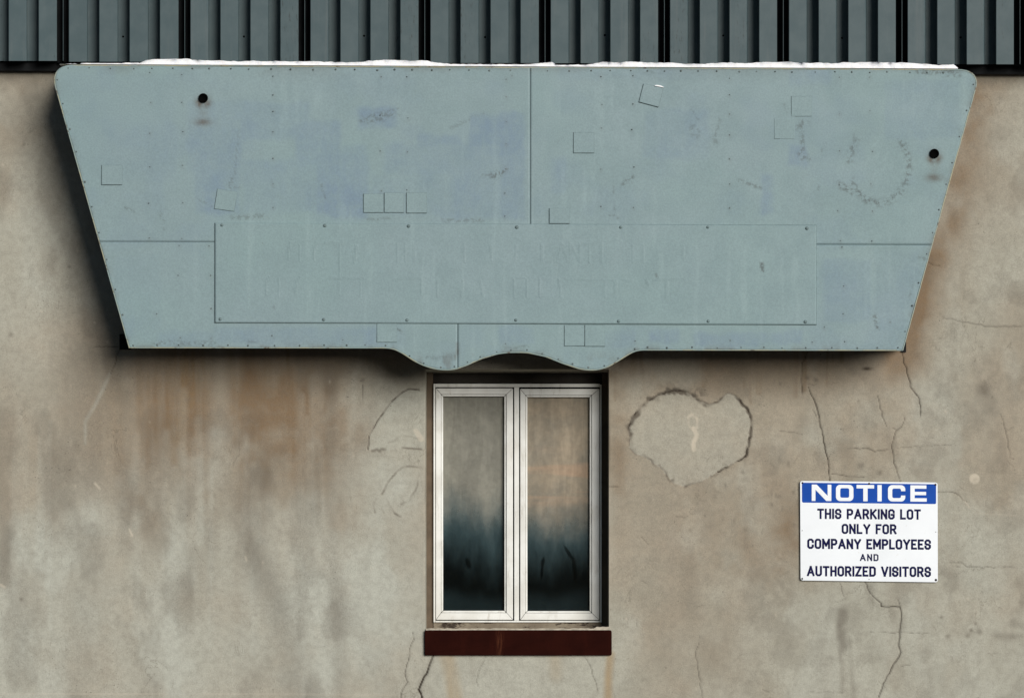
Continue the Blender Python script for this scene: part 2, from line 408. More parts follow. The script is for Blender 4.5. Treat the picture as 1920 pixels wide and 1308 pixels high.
def build_wall():
    st = 2
    xs = np.arange(-60, 1982, st, dtype=np.float32); ys = np.arange(60, 1362, st, dtype=np.float32)
    X, Y = np.meshgrid(xs, ys)
    Z0 = lambda: np.zeros_like(X)
    crack, rust, brown, dark, pale, chip, relief = Z0(), Z0(), Z0(), Z0(), Z0(), Z0(), Z0()
    nA = fbm(X, Y, 90, 90, 11, 5); nB = fbm(X, Y, 26, 26, 23, 4); nC = fbm(X, Y, 14, 140, 31, 4); nD = fbm(X, Y, 8, 8, 47, 3)
    rag = 0.35 + 1.1 * sst(0.35, 0.62, nB)
    # --- brown washes
    brown += 0.70 * gauss(X, Y, 450, 730, 230, 130) * (0.2 + 0.7 * nA + .6 * nC)
    brown += 0.65 * gauss(X, Y, 560, 830, 110, 95) * (0.3 + 1.0 * nB)
    brown += 0.45 * gauss(X, Y, 330, 830, 80, 130) * (0.4 + nC)
    dR = X - RIGHT_EDGE(Y)
    brown += 1.5 * np.exp(-np.clip(dR, 0, 999) / 52) * sst(120, 190, Y) * (1 - sst(650, 760, Y)) * sst(-60, 0, dR) * (0.25 + 1.2 * nA)
    brown += 0.35 * gauss(X, Y, 1850, 260, 60, 160) * (0.3 + nA)
    brown += 0.55 * gauss(X, Y, 1420, 690, 260, 38) * (0.4 + nA)
    brown += 0.55 * gauss(X, Y, 1158, 850, 18, 90) * (0.3 + 1.1 * nB)
    brown += 0.40 * gauss(X, Y, 1410, 1010, 80, 90) * (0.2 + 1.2 * nB)
    brown += 0.45 * gauss(X, Y, 1478, 1010, 22, 60) * (0.2 + 1.3 * nB)
    brown += 0.35 * gauss(X, Y, 1350, 1230, 90, 70) * (0.2 + 1.2 * nA)
    brown += 0.35 * gauss(X, Y, 60, 200, 80, 90)
    brown += 0.30 * gauss(X, Y, 290, 960, 70, 60) * (0.3 + nB)
    brown += 0.30 * gauss(X, Y, 740, 690, 60, 30)
    for k in range(70):                                # drips below the sign
        x = rng.uniform(255, 1690); L = rng.uniform(30, 190) * (1.0 if x < 700 else 0.55)
        if OX0 - 6 < x < OX1 + 6: continue
        line_mask(brown, X, Y, [(x, 655), (x + rng.uniform(-3, 3), 655 + L)], rng.uniform(1.5, 6), rng.uniform(.4, .85), 5 if k % 2 else 2.2, mod=0.2 + 1.2 * nC)
    for k in range(26):                                # faint long runs over the whole wall
        x = rng.uniform(20, 1900); y = rng.uniform(640, 1000); L = rng.uniform(100, 420)
        line_mask(brown, X, Y, [(x, y), (x + rng.uniform(-8, 8), y + L)], rng.uniform(5, 16), rng.uniform(.12, .28), 16, mod=0.2 + nC)
    # --- rust, and shade painted under the sign's arch
    line_mask(rust, X, Y, [(340, 668), (338, 740), (332, 800), (322, 960)], 9, .28, 20, mod=sst(.3, .7, nC))
    line_mask(rust, X, Y, [(372, 668), (366, 760)], 7, .24, 16, mod=sst(.35, .7, nC))
    line_mask(rust, X, Y, [(838, 1226), (846, 1262), (856, 1330)], 10, .85, 12, mod=.45 + .8 * nC)
    line_mask(rust, X, Y, [(1145, 1226), (1141, 1262), (1139, 1330)], 5, .8, 8, mod=.45 + .8 * nC)
    line_mask(rust, X, Y, [(1040, 1228), (1042, 1266)], 7, .35, 14, mod=.4 + .8 * nC)
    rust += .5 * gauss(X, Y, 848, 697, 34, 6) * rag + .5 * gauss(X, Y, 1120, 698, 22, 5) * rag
    dark += .45 * gauss(X, Y, 970, 694, 150, 12) * (.3 + nB); dark += .8 * gauss(X, Y, 835, 700, 40, 7) * rag + .5 * gauss(X, Y, 1122, 700, 26, 6) * rag  # shade painted on the strip under the arch, plus grime at the valleys
    # --- dark, damp bands
    def band(pts, wd, v, soft): line_mask(dark, X, Y, pts, wd, v, soft, mod=0.35 + 0.9 * nA)
    band([(150, 690), (152, 890)], 34, .24, 44); band([(618, 700), (622, 1000), (642, 1330)], 9, .30, 18); band([(232, 740), (238, 980)], 8, .30, 20); band([(395, 980), (380, 1120)], 8, .22, 22)
    band([(500, 860), (462, 930), (476, 1040), (520, 1130), (548, 1240), (566, 1340)], 18, .44, 36)
    band([(430, 900), (440, 980)], 8, .22, 26)
    band([(362, 1040), (350, 1085), (372, 1140)], 10, .30, 26)
    band([(228, 870), (236, 970)], 9, .30, 22)
    band([(160, 1090), (140, 1300)], 14, .16, 34)
    band([(118, 860), (112, 1000)], 20, .18, 40)
    band([(15, 1000), (8, 1090)], 8, .25, 16)
    band([(640, 860), (625, 1000)], 18, .2, 36)
    band([(1580, 1148), (1578, 1172), (1581, 1215)], 7, .62, 9)
    band([(1572, 1190), (1578, 1250), (1579, 1296)], 2.5, .40, 5)
    band([(1592, 1196), (1596, 1250), (1601, 1310)], 3, .40, 6)
    band([(1628, 1096), (1634, 1130)], 6, .35, 9)
    band([(1290, 1045), (1292, 1140)], 10, .28, 20)
    band([(1868, 1192), (1916, 1192)], 3, .42, 9)
    band([(1900, 1166), (1916, 1172)], 5, .40, 9)
    for x, y, s in [(1829, 1168, 2.6), (1821, 1181, 2.6), (1836, 1183, 3.6), (1814, 1191, 3.4), (1765, 1157, 2.4), (1614, 872, 5), (1650, 886, 4), (1610, 752, 2),
                    (1842, 730, 9), (1530, 712, 3), (1514, 708, 3), (1463, 720, 2), (1777, 1192, 3), (680, 712, 3), (130, 500, 2), (20, 627, 3), (43, 271, 2.5), (40, 1123, 2.5)]:
        dark += .55 * gauss(X, Y, x, y, s, s) * (0.6 + .8 * nD)
    for k in range(46):                                # loose grey blotches on the right-hand side
        x, y = rng.uniform(1500, 1930), rng.uniform(280, 1320); s = rng.uniform(6, 26)
        dark += rng.uniform(.05, .15) * gauss(X, Y, x, y, s, s * rng.uniform(.6, 1.6)) * sst(.40, .62, nB)
    for k in range(60):
        x, y = rng.uniform(1290, 1500), rng.uniform(860, 1010); s = rng.uniform(1.5, 4)
        dark += rng.uniform(.2, .5) * gauss(X, Y, x, y, s, s * rng.uniform(1, 3)) * sst(.42, .6, nD)
    dark += 0.20 * sst(.53, .70, fbm(X, Y, 46, 60, 71, 5)) * sst(1180, 1400, X)
    dark += 0.26 * sst(.52, .70, fbm(X, Y, 60, 110, 77, 5)) * (1 - sst(600, 900, X))
    # --- paler areas
    pale += .65 * gauss(X, Y, 745, 930, 48, 130) * (0.5 + nA)
    pale += .45 * gauss(X, Y, 700, 1180, 120, 120) * (0.5 + nA)
    pale += .50 * gauss(X, Y, 590, 1180, 40, 110) * (0.4 + nC) + .45 * gauss(X, Y, 412, 800, 16, 120) * (.3 + nC)
    pale += .45 * gauss(X, Y, 70, 560, 70, 160) * (0.4 + nA) + .4 * gauss(X, Y, 170, 960, 40, 60) * (.4 + nA)
    pale += .40 * gauss(X, Y, 960, 1280, 140, 50) + .35 * gauss(X, Y, 1680, 760, 120, 60) * (.3 + nB)
    pale += .35 * gauss(X, Y, 1700, 1210, 130, 110) * (.3 + nA) + .35 * gauss(X, Y, 1860, 420, 50, 160) * (.2 + nA)
    for k in range(30):
        x = rng.uniform(30, 760); y = rng.uniform(690, 900); L = rng.uniform(150, 420)
        line_mask(pale, X, Y, [(x, y), (x + rng.uniform(-6, 6), y + L)], rng.uniform(3, 11), rng.uniform(.15, .36), 9, mod=0.1 + 1.2 * nC)
    pale += .75 * sst(880, 1150, Y) * (1 - sst(500, 800, X)) * (.2 + nA)
    pale += 0.35 * sst(.52, .7, fbm(X, Y, 120, 160, 93, 5))
    # --- old repair patches with rough dark rims
    heart = [(1264, 731), (1239, 738), (1222, 748), (1204, 762), (1185, 783), (1178, 801), (1181, 822), (1180, 838), (1192, 851), (1210, 857), (1223, 867), (1239, 878),
             (1251, 892), (1262, 905), (1284, 912), (1315, 903), (1346, 884), (1373, 870), (1398, 855), (1404, 834), (1408, 806), (1408, 785), (1402, 768), (1388, 752), (1377, 740),
             (1365, 736), (1357, 742), (1346, 754), (1330, 758), (1313, 752), (1301, 742), (1284, 733), (1264, 731)]
    half = [(798, 735), (786, 731), (767, 729), (755, 735), (735, 752), (725, 765), (707, 790), (693, 815), (690, 842), (720, 846), (757, 839), (790, 841), (798, 841)]
    def inside(poly):
        c = np.zeros(X.shape, bool); bx = [p[0] for p in poly]; by = [p[1] for p in poly]
        for (x0, y0), (x1, y1) in zip(poly, poly[1:] + poly[:1]):
            if y0 == y1: continue
            c ^= ((y0 > Y) != (y1 > Y)) & (X < (x1 - x0) * (Y - y0) / (y1 - y0) + x0)
        return c.astype(np.float32)
    for poly, v in ((heart, .40), (half, .40)):
        ins = inside(poly); pale = np.maximum(pale, v * ins); brown *= 1 - .75 * ins; dark *= 1 - .6 * ins; relief += -.0012 * ins
    rim = Z0()
    line_mask(rim, X, Y, jitter(heart[:9], 1.6, 1), 1.1, 1.0, 1.8, mod=rag); line_mask(rim, X, Y, jitter(heart[:9], 5, 2, 4), 2.0, .7, 3.5, mod=rag)
    line_mask(rim, X, Y, jitter(heart[8:14], 4.5, 3, 4), 1.3, .5, 2.4, mod=rag); line_mask(rim, X, Y, jitter(heart[14:16], 1.6, 4), 1.4, .55, 2.5, mod=rag)
    line_mask(rim, X, Y, jitter(heart[16:19], 1.6, 5), 1.1, .40, 2, mod=rag); line_mask(rim, X, Y, jitter(heart[18:25], 2.2, 6, 5), 2.0, .85, 2.2, mod=rag)
    line_mask(rim, X, Y, jitter(heart[24:30], 1.2, 7), 1.6, .85, 1.8, mod=rag); line_mask(rim, X, Y, jitter(heart[28:], 3.5, 8, 4), 3.0, .85, 3.5, mod=rag)
    hd = Z0(); line_mask(hd, X, Y, heart, 1, 1, 16); rim += .6 * hd * sst(.60, .72, fbm(X, Y, 5, 5, 881, 2)) * sst(.42, .66, nB)
    rim += .9 * gauss(X, Y, 1306, 739, 11, 8) * sst(.40, .58, nD) + .3 * gauss(X, Y, 1270, 722, 26, 6) * sst(.45, .6, nD)
    line_mask(rim, X, Y, jitter(half[1:9], 1.0, 9), .8, .85, 1.5, mod=np.clip(rag, .65, 1))
    line_mask(rim, X, Y, jitter([(698, 845), (722, 843)], 3, 10, 4), 2, .5, 3, mod=rag); line_mask(rim, X, Y, jitter([(755, 839), (790, 842)], 1.2, 11), 1.2, .55, 2, mod=rag)
    for q, v in (([(790, 876), (766, 874), (746, 882), (730, 900), (716, 926)], .40), ([(706, 935), (700, 946), (703, 960)], .40), ([(716, 952), (720, 962)], .35),
                 ([(726, 938), (734, 952), (740, 962), (750, 968)], .50), ([(786, 885), (778, 920), (768, 938), (752, 945)], .32), ([(728, 830), (750, 816), (786, 822)], .2)):
        line_mask(rim, X, Y, jitter(q, 2, int(v * 100) + len(q)), 1.2, v * 1.2, 2, mod=rag)
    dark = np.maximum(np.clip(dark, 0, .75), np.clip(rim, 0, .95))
    relief -= .0015 * np.clip(rim, 0, 1)
    for a, b in ((0, 9), (16, 27), (27, 33)): line_mask(crack, X, Y, jitter(heart[a:b], 1.8, 60 + a, 5), .55, .75, 1.2, mod=rag * sst(.3, .5, nD))
    line_mask(crack, X, Y, jitter(half[1:9], 1.0, 9), .45, .6, 1.1, mod=np.clip(rag, .4, 1))
    # --- cracks: grooves in the surface, dark with dirt
    CR = [([(1693, 658), (1694, 680), (1700, 690), (1704, 710), (1707, 725), (1717, 738), (1723, 745), (1726, 760), (1725, 784)], 1.3, .85),
          ([(1514, 660), (1504, 680), (1504, 725), (1505, 742)], .9, .65), ([(1516, 725), (1526, 748), (1532, 765), (1537, 790), (1544, 820), (1549, 850), (1553, 862), (1554, 885), (1556, 903)], 1.5, .95),
          ([(1524, 768), (1532, 785)], .9, .4), ([(1645, 740), (1650, 765), (1657, 785), (1662, 798)], 1.1, .6),
          ([(1697, 781), (1690, 800), (1680, 808), (1672, 838), (1675, 850), (1676, 868), (1682, 885), (1688, 902)], 1.2, .7), ([(1673, 801), (1682, 806)], .9, .5),
          ([(1580, 841), (1606, 840), (1628, 840), (1640, 846), (1672, 841)], .9, .6), ([(1672, 841), (1700, 838), (1740, 835), (1800, 833)], .7, .35),
          ([(1560, 888), (1580, 890), (1600, 893), (1620, 894)], .9, .6), ([(1758, 922), (1785, 922), (1800, 930), (1812, 940)], .9, .5),
          ([(1875, 775), (1885, 805), (1890, 830), (1893, 858), (1900, 860)], 1.1, .45), ([(1887, 808), (1900, 800)], .8, .35),
          ([(1768, 595), (1790, 600), (1830, 608), (1870, 613), (1935, 610)], 1.6, .38), ([(1736, 490), (1750, 497), (1763, 498)], .9, .5),
          ([(1620, 1088), (1632, 1112), (1640, 1120), (1652, 1130), (1652, 1136), (1688, 1137), (1690, 1150), (1687, 1180), (1685, 1210), (1689, 1222), (1675, 1245), (1660, 1275), (1648, 1305), (1636, 1340)], 1.5, .85),
          ([(1684, 1124), (1688, 1137)], 1.0, .6), ([(1632, 1184), (1700, 1185), (1750, 1187)], .7, .45), ([(1575, 1092), (1582, 1116)], .8, .45), ([(1758, 1056), (1800, 1053), (1812, 1062), (1900, 1063)], .8, .4),
          ([(1313, 1190), (1304, 1225), (1310, 1260), (1318, 1312), (1318, 1340)], .9, .45), ([(1520, 1296), (1580, 1298)], .6, .35),
          ([(813, 1226), (805, 1246), (800, 1262), (792, 1275), (785, 1292), (791, 1306), (787, 1340)], 2.7, 1.0),
          ([(774, 1185), (776, 1198), (768, 1215), (765, 1240), (759, 1262), (764, 1278), (752, 1298), (748, 1340)], 1.0, .65),
          ([(910, 1230), (897, 1258), (893, 1275), (897, 1287)], .8, .45), ([(1095, 1230), (1110, 1255), (1121, 1296)], .8, .5),
          ([(680, 722), (681, 756)], .8, .5), ([(171, 651), (228, 648)], 1.0, .55), ([(226, 648), (218, 675), (208, 700)], .9, .6), ([(1142, 912), (1162, 911)], .8, .5),
          ([(1462, 808), (1480, 810), (1504, 814)], .6, .4), ([(1705, 1075), (1712, 1100)], .6, .2)]
    for k, (pts, wd, v) in enumerate(CR):
        line_mask(crack, X, Y, jitter(pts, 1.6, 100 + k, 7), wd * .58, v, 1.0, True, mod=np.clip(.55 + .9 * nD, 0, 1))
        line_mask(dark, X, Y, pts, wd * 2.0, .15 * v, 4, True)
    for k in range(34):                                # hairlines and nicks
        x, y = rng.uniform(1150, 1915), rng.uniform(690, 1300); a = rng.uniform(0, 6.28); L = rng.uniform(5, 24)
        line_mask(crack, X, Y, jitter([(x, y), (x + L * math.cos(a), y + L * math.sin(a))], 1.5, 300 + k, 5), .5, rng.uniform(.15, .4), 1.2, True)
    crack += .9 * gauss(X, Y, 1625, 691, 6, 2.2)
    relief -= .004 * crack
    # --- pale ridges, chips, spots of bare plaster
    line_mask(pale, X, Y, [(206, 700), (195, 725), (178, 760), (160, 790), (160, 832)], 1.8, .55, 6, True)
    for pts, wd, v in (([(1290, 782), (1297, 776), (1307, 784), (1308, 800), (1301, 806)], 1.8, .55), ([(1292, 782), (1290, 795), (1298, 806)], 1.4, .3),
                       ([(1300, 803), (1307, 815), (1300, 830), (1301, 842)], 3.6, .75), ([(243, 992), (248, 1004)], 1, .8), ([(178, 906), (187, 915)], 1.6, .5), ([(780, 808), (790, 823)], 4.5, .5),
                       ([(77, 583), (79, 585)], 1, .4), ([(0, 1095), (8, 1100)], 2, .4), ([(1827, 897), (1827, 897.5)], 9, .75), ([(1462, 1040), (1464, 1042)], 2, .3), ([(1806, 935), (1818, 952)], 1, .4),
                       ([(1830, 962), (1905, 966)], 1, .2), ([(460, 1043), (462, 1050)], 1.2, .4), ([(200, 640), (202, 641)], 1, .3)):
        line_mask(chip, X, Y, pts, wd, v, 2, mod=np.clip(.2 + 1.5 * nD, 0, 1))
    for k in range(60):
        x, y = rng.uniform(0, 1920), rng.uniform(150, 1308)
        chip += rng.uniform(.15, .5) * gauss(X, Y, x, y, 1.3, rng.uniform(1.2, 2.6))
    line_mask(chip, X, Y, [(-60, 1299), (960, 1302)], .5, .34, 1.2, mod=sst(.35, .6, fbm(X, Y, 90, 90, 5, 3)))
    line_mask(chip, X, Y, [(796, 706), (795, 1180)], .8, .25, 2, mod=sst(.4, .65, fbm(X, Y, 20, 30, 6, 3)))
    # --- surface: trowel waves
    edge = np.minimum(np.minimum(X - xs[0], xs[-1] - X), np.minimum(Y - ys[0], ys[-1] - Y)); fade = sst(0, 40, edge)
    relief = (relief + (fbm(X, Y, 210, 150, 201, 3) - .5) * .010 + (fbm(X, Y, 40, 34, 211, 3) - .5) * .0022) * fade
    inop = (X >= OX0) & (X <= OX1) & (Y >= OY0) & (Y <= OY1)
    relief = np.where(inop, 0, relief)
    V = PA(X, Y, 0.0); V[..., 1] -= relief
    ny, nx = X.shape
    idx = np.arange(ny * nx).reshape(ny, nx)
    q = np.stack([idx[:-1, :-1], idx[1:, :-1], idx[1:, 1:], idx[:-1, 1:]], -1).reshape(-1, 4)
    cx = (X[:-1, :-1] + st / 2).ravel(); cy = (Y[:-1, :-1] + st / 2).ravel()
    q = q[~((cx > OX0) & (cx < OX1) & (cy > OY0) & (cy < OY1))]
    V = V.reshape(-1, 3)
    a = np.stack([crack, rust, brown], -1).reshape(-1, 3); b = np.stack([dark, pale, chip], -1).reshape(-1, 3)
    # plain wall beyond the worked area, and the reveals of the opening
    ev, ef = [], []
    def quad(p):
        n = len(V) + len(ev); ev.extend([tuple(v) for v in p]); ef.append([n, n + 1, n + 2, n + 3])
    x0, x1, y0, y1 = xs[0], xs[-1], ys[0], ys[-1]
    FX0, FX1, FY0, FY1 = -1469, 3474, -200, 654 + 2.65 / S
    for (a0, b0, a1, b1) in ((FX0, FY0, x0, FY1), (x1, FY0, FX1, FY1), (x0, FY0, x1, y0), (x0, y1, x1, FY1)):
        quad([P(a0, b0), P(a0, b1), P(a1, b1), P(a1, b0)])
    dp = -0.21
    def W(px, py, d): v = P(px, py, 0); return Vector((v.x, -d, v.z))
    quad([W(OX0, OY0, 0), W(OX0, OY0, dp), W(OX0, OY1, dp), W(OX0, OY1, 0)])
    quad([W(OX1, OY0, 0), W(OX1, OY1, 0), W(OX1, OY1, dp), W(OX1, OY0, dp)])
    quad([W(OX0, OY0, 0), W(OX1, OY0, 0), W(OX1, OY0, dp), W(OX0, OY0, dp)])
    quad([W(OX0, OY1, 0), W(OX0, OY1, dp), W(OX1, OY1, dp), W(OX1, OY1, 0)])
    V = np.vstack([V, np.array(ev)]); q = np.vstack([q, np.array(ef)])
    pad = np.zeros((len(ev), 3))
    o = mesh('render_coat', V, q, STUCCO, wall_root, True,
             {'stain_a': np.clip(np.vstack([a, pad]), 0, 1), 'stain_shade_b': np.clip(np.vstack([b, pad]), 0, 1)})
    return o
build_wall()

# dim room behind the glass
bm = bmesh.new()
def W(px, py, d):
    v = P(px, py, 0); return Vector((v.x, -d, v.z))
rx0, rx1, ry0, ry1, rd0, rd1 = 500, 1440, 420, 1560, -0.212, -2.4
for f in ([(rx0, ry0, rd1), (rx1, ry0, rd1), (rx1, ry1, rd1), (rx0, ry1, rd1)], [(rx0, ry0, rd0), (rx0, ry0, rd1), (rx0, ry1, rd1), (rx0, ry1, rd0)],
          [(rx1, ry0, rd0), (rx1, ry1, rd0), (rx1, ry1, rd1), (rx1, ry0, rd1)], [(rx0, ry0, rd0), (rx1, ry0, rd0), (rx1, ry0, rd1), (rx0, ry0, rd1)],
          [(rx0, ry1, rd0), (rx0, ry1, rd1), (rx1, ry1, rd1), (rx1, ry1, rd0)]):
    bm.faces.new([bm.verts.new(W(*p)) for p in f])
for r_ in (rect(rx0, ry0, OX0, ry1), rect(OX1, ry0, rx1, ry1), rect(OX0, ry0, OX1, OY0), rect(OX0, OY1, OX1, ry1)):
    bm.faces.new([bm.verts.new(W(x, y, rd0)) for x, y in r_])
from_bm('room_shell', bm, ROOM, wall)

# ------------------------------------------------------------------ window (part of the wall) and its pieces
def piece(name, pts, d0, d1, mat, parent, bev=0.0012):
    bm = bmesh.new(); prism(bm, pts, d0, d1, bev)
    return from_bm(name, bm, mat, parent)

win = link('window', None, wall); win.location = P(970, 1168, -0.06) - wall.location
# wooden sub-frame filling the opening
DW = -0.140
piece('jamb', rect(799, 694, 812.2, 1178), -0.205, DW, WOOD, win)
piece('jamb', rect(1128.8, 694, 1141.4, 1178), -0.205, DW, WOOD, win)
piece('head_board', rect(812.6, 694, 1128.4, 717.5), -0.205, DW - .03, HEAD, win)
piece('bottom_board', rect(812.6, 1166.5, 1128.4, 1178.5), -0.205, DW + .004, WOOD_GREY, win)
# painted metal outer frame
DF = -0.128
piece('frame_stile', rect(812.8, 719.0, 816.2, 1166), -0.195, DF, WHITE, win)
piece('frame_stile', rect(1125.0, 720.5, 1128.2, 1166), -0.195, DF, WHITE, win)
piece('frame_rail', rect(816.5, 719.0, 1124.7, 725.5), -0.195, DF, WHITE, win)
piece('frame_rail', rect(816.5, 1162.8, 1124.7, 1166), -0.195, DF, WHITE, win)
piece('mullion', rect(964.2, 725.8, 973.2, 1162.5), -0.195, DF + .002, WHITE, win)
# two sashes of mitred rails, each with a stepped glazing bead
DS = -0.125
def sash(x0, y0, x1, y1, gx0, gy0, gx1, gy1):
    m = 0.32
    def ring(X0, Y0, X1, Y1, x_0, y_0, x_1, y_1):
        return {'rail': [[(X0 + m, Y0), (X1 - m, Y0), (x_1 - m, y_0), (x_0 + m, y_0)], [(X0 + m, Y1), (x_0 + m, y_1), (x_1 - m, y_1), (X1 - m, Y1)]],
                'stile': [[(X0, Y0 + m), (x_0, y_0 + m), (x_0, y_1 - m), (X0, Y1 - m)], [(X1, Y0 + m), (X1, Y1 - m), (x_1, y_1 - m), (x_1, y_0 + m)]]}
    bx0, by0, bx1, by1 = gx0 - 4.2, gy0 - 4.2, gx1 + 4.2, gy1 + 4.2
    for k, ps in ring(x0, y0, x1, y1, bx0, by0, bx1, by1).items():
        for p in ps: piece('sash_' + k, p, -0.187, DS, WHITE, win, 0.0018)
    for k, ps in ring(bx0 + .25, by0 + .25, bx1 - .25, by1 - .25, gx0, gy0, gx1, gy1).items():
        for p in ps: piece('glazing_bead', p, -0.184, DS - .007, WHITE, win, 0.003)
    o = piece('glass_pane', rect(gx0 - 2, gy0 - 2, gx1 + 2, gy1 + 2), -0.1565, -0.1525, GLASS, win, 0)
    # only the front sheet of glass carries the dust
    me = o.data; bmx = bmesh.new(); bmx.from_mesh(me)
    fs = [f for f in bmx.faces if f.calc_center_median().y > max(v.co.y for v in bmx.verts) - 1e-4 or abs(f.normal.y) < .5]
    bmesh.ops.delete(bmx, geom=fs, context='FACES'); bmx.to_mesh(me); bmx.free()
sash(817.2, 727.6, 961.8, 1161.2, 831, 743, 945.5, 1144)
sash(975.4, 728.6, 1123.8, 1161.4, 989, 744.5, 1105.5, 1144.5)

# sill: dark red slab with chipped arrises
bm = bmesh.new()
prism(bm, rrect([(796, 1181), (1147, 1181), (1147, 1228), (796, 1228)], 3, 2), -0.06, 0.014, 0.0025)
bmesh.ops.subdivide_edges(bm, edges=[e for e in bm.edges if e.calc_length() > .05], cuts=40)
for v in bm.verts:
    if v.co.y < -.002 and rng.random() < .22: v.co += Vector((0, .0012 * rng.random(), -.0022 * rng.random() if v.co.z > 1.6 else .001))
from_bm('window_sill', bm, SILL, wall)['label'] = 'dark red painted sill slab under the window'
bm = bmesh.new()
pts = [(798, 1179)] + [(799 + 343 * k / 60, 1178.2 - rng.uniform(0, 1.6) - (3.2 if k > 55 else 0)) for k in range(61)] + [(1143.5, 1177), (1143.5, 1181.5)] + [(1143 - 344 * k / 60, 1180.6 + max(0, rng.uniform(-2.2, 1.2)) + (3.0 if k in (3, 4, 48, 49) else 0)) for k in range(61)]
prism(bm, pts, -0.125, 0.008)
from_bm('mortar_bed', bm, simple('pale_mortar', (0.42, 0.38, 0.31), .9, .1, .3, 30, .4), wall)

# ------------------------------------------------------------------ ribbed metal siding above
siding = thing('ribbed_siding', 'grey ribbed metal siding hanging above the stucco wall, along the top edge', 'wall', (0, -0.1, 4.2))
JO = [-1469, -1244, -1019, -794, -569, -344, -119, 106.5, 334.5, 559.5, 784.5, 1010, 1233.7, 1456.7, 1679.3, 1900.6, 2125, 2349, 2574, 2799, 3024, 3249, 3474]
DFACE, DCH, DJ = 0.130, 0.058, 0.014
BOT = lambda x: 115.5 + (x / 1920) * 6.5
def siding_panel(xa, xb):
    n0 = xa + 22.5; W_ = xb - n0; f = (W_ - 3 * 22.2) / 4
    prof = [(n0 - 9.6, DFACE - .012), (n0 - 9.0, DJ), (n0 - 0.6, DJ), (n0, DFACE)]
    x = n0
    for k in range(4):
        if k: prof.append((x, DFACE))
        prof.append((x + f, DFACE)); x += f
        if k < 3: prof += [(x + 0.8, DCH), (x + 21.6, DCH)]; x += 22.2
    prof += [(xb, DFACE), (xb + .8, DJ), (xb + 11.2, DJ), (xb + 11.6, DFACE - .014), (xb + 12.3, DFACE - .014)]
    # soften the arrises with a small bevel
    pp = [prof[0]]
    for a, b, c in zip(prof, prof[1:], prof[2:]):
        A, B, C = Vector((a[0] * S, a[1])), Vector((b[0] * S, b[1])), Vector((c[0] * S, c[1]))
        r = .0032 if (b[1] == DFACE and c[1] != DFACE) else .0016
        if (B - A).length < 2.2 * r or (C - B).length < 2.2 * r: pp.append(b); continue
        p1 = B + (A - B).normalized() * r; p2 = B + (C - B).normalized() * r
        pp += [(p1.x / S, p1.y), (p2.x / S, p2.y)]
    pp.append(prof[-1])
    v, fc = [], []
    rows = (BOT(n0) + random.uniform(-.8, .8), 40, -150, -420)
    for y in rows:
        for (px, d) in pp: v.append(P(px, y, d))
    n = len(pp)
    for j in range(len(rows) - 1):
        for i in range(n - 1): fc.append([j * n + i, j * n + i + 1, (j + 1) * n + i + 1, (j + 1) * n + i])
    # folded thickness of the sheet at the bottom edge
    b0 = len(v)
    for (px, d) in pp: v.append(P(px, rows[0] + .1, d - .004))
    for i in range(n - 1): fc.append([i + 1, i, b0 + i, b0 + i + 1])
    return mesh('siding_panel', v, fc, SIDING, siding), n0, f
def dome(r, h, n=8):
    v = [(0, -h, 0)]; f = []
    for rr, hh in ((r * .62, h * .8), (r, 0.0)):
        for k in range(n): v.append((rr * math.cos(k * 2 * math.pi / n), -hh, rr * math.sin(k * 2 * math.pi / n)))
    for k in range(n):
        f.append((0, 1 + k, 1 + (k + 1) % n)); f.append((1 + k, 1 + n + k, 1 + n + (k + 1) % n, 1 + (k + 1) % n))
    return v, f
def dome_mesh(name, r, h, mat):
    me = bpy.data.meshes.new(name); v, f = dome(r, h); me.from_pydata(v, [], f); me.materials.append(mat)
    me.polygons.foreach_set('use_smooth', np.ones(len(f), bool)); me.update(); return me
ME_SIDE = dome_mesh('siding_screw', .0042, .003, BLACK)
for xa, xb in zip(JO, JO[1:]):
    p, n0, f = siding_panel(xa, xb)
    if -100 < xa < 1910: link('screw', ME_SIDE, p, P(n0 + 2 * f + 22.2 + 11 + random.uniform(-1, 1), 69 + random.uniform(-3, 4), DCH) - siding.location)
for xa in JO:
    bm = bmesh.new(); prism(bm, [(xa + .9, BOT(xa) + 2), (xa + 11.0, BOT(xa) + 2), (xa + 11.0, -420), (xa + .9, -420)], .016, .060)
    prism(bm, [(xa + 12.9, BOT(xa) + 2), (xa + 21.8, BOT(xa) + 2), (xa + 21.8, -420), (xa + 12.9, -420)], .016, .060)
    from_bm('joint_filler', bm, DARK, siding)
# girt behind the sheets, closing the view up into the cavity
bm = bmesh.new(); prism(bm, [(-1469, 56), (3474, 70), (3474, -420), (-1469, -420)], 0.004, 0.009)
from_bm('backing_board', bm, DARK, siding)
bm = bmesh.new(); prism(bm, [(-1469, 100), (3474, 115), (3474, 145), (-1469, 128)], 0.0095, 0.040, .002)
from_bm('flashing_shade_strip', bm, DARK, siding)  # flashing made dark and widened to paint the shade under the siding

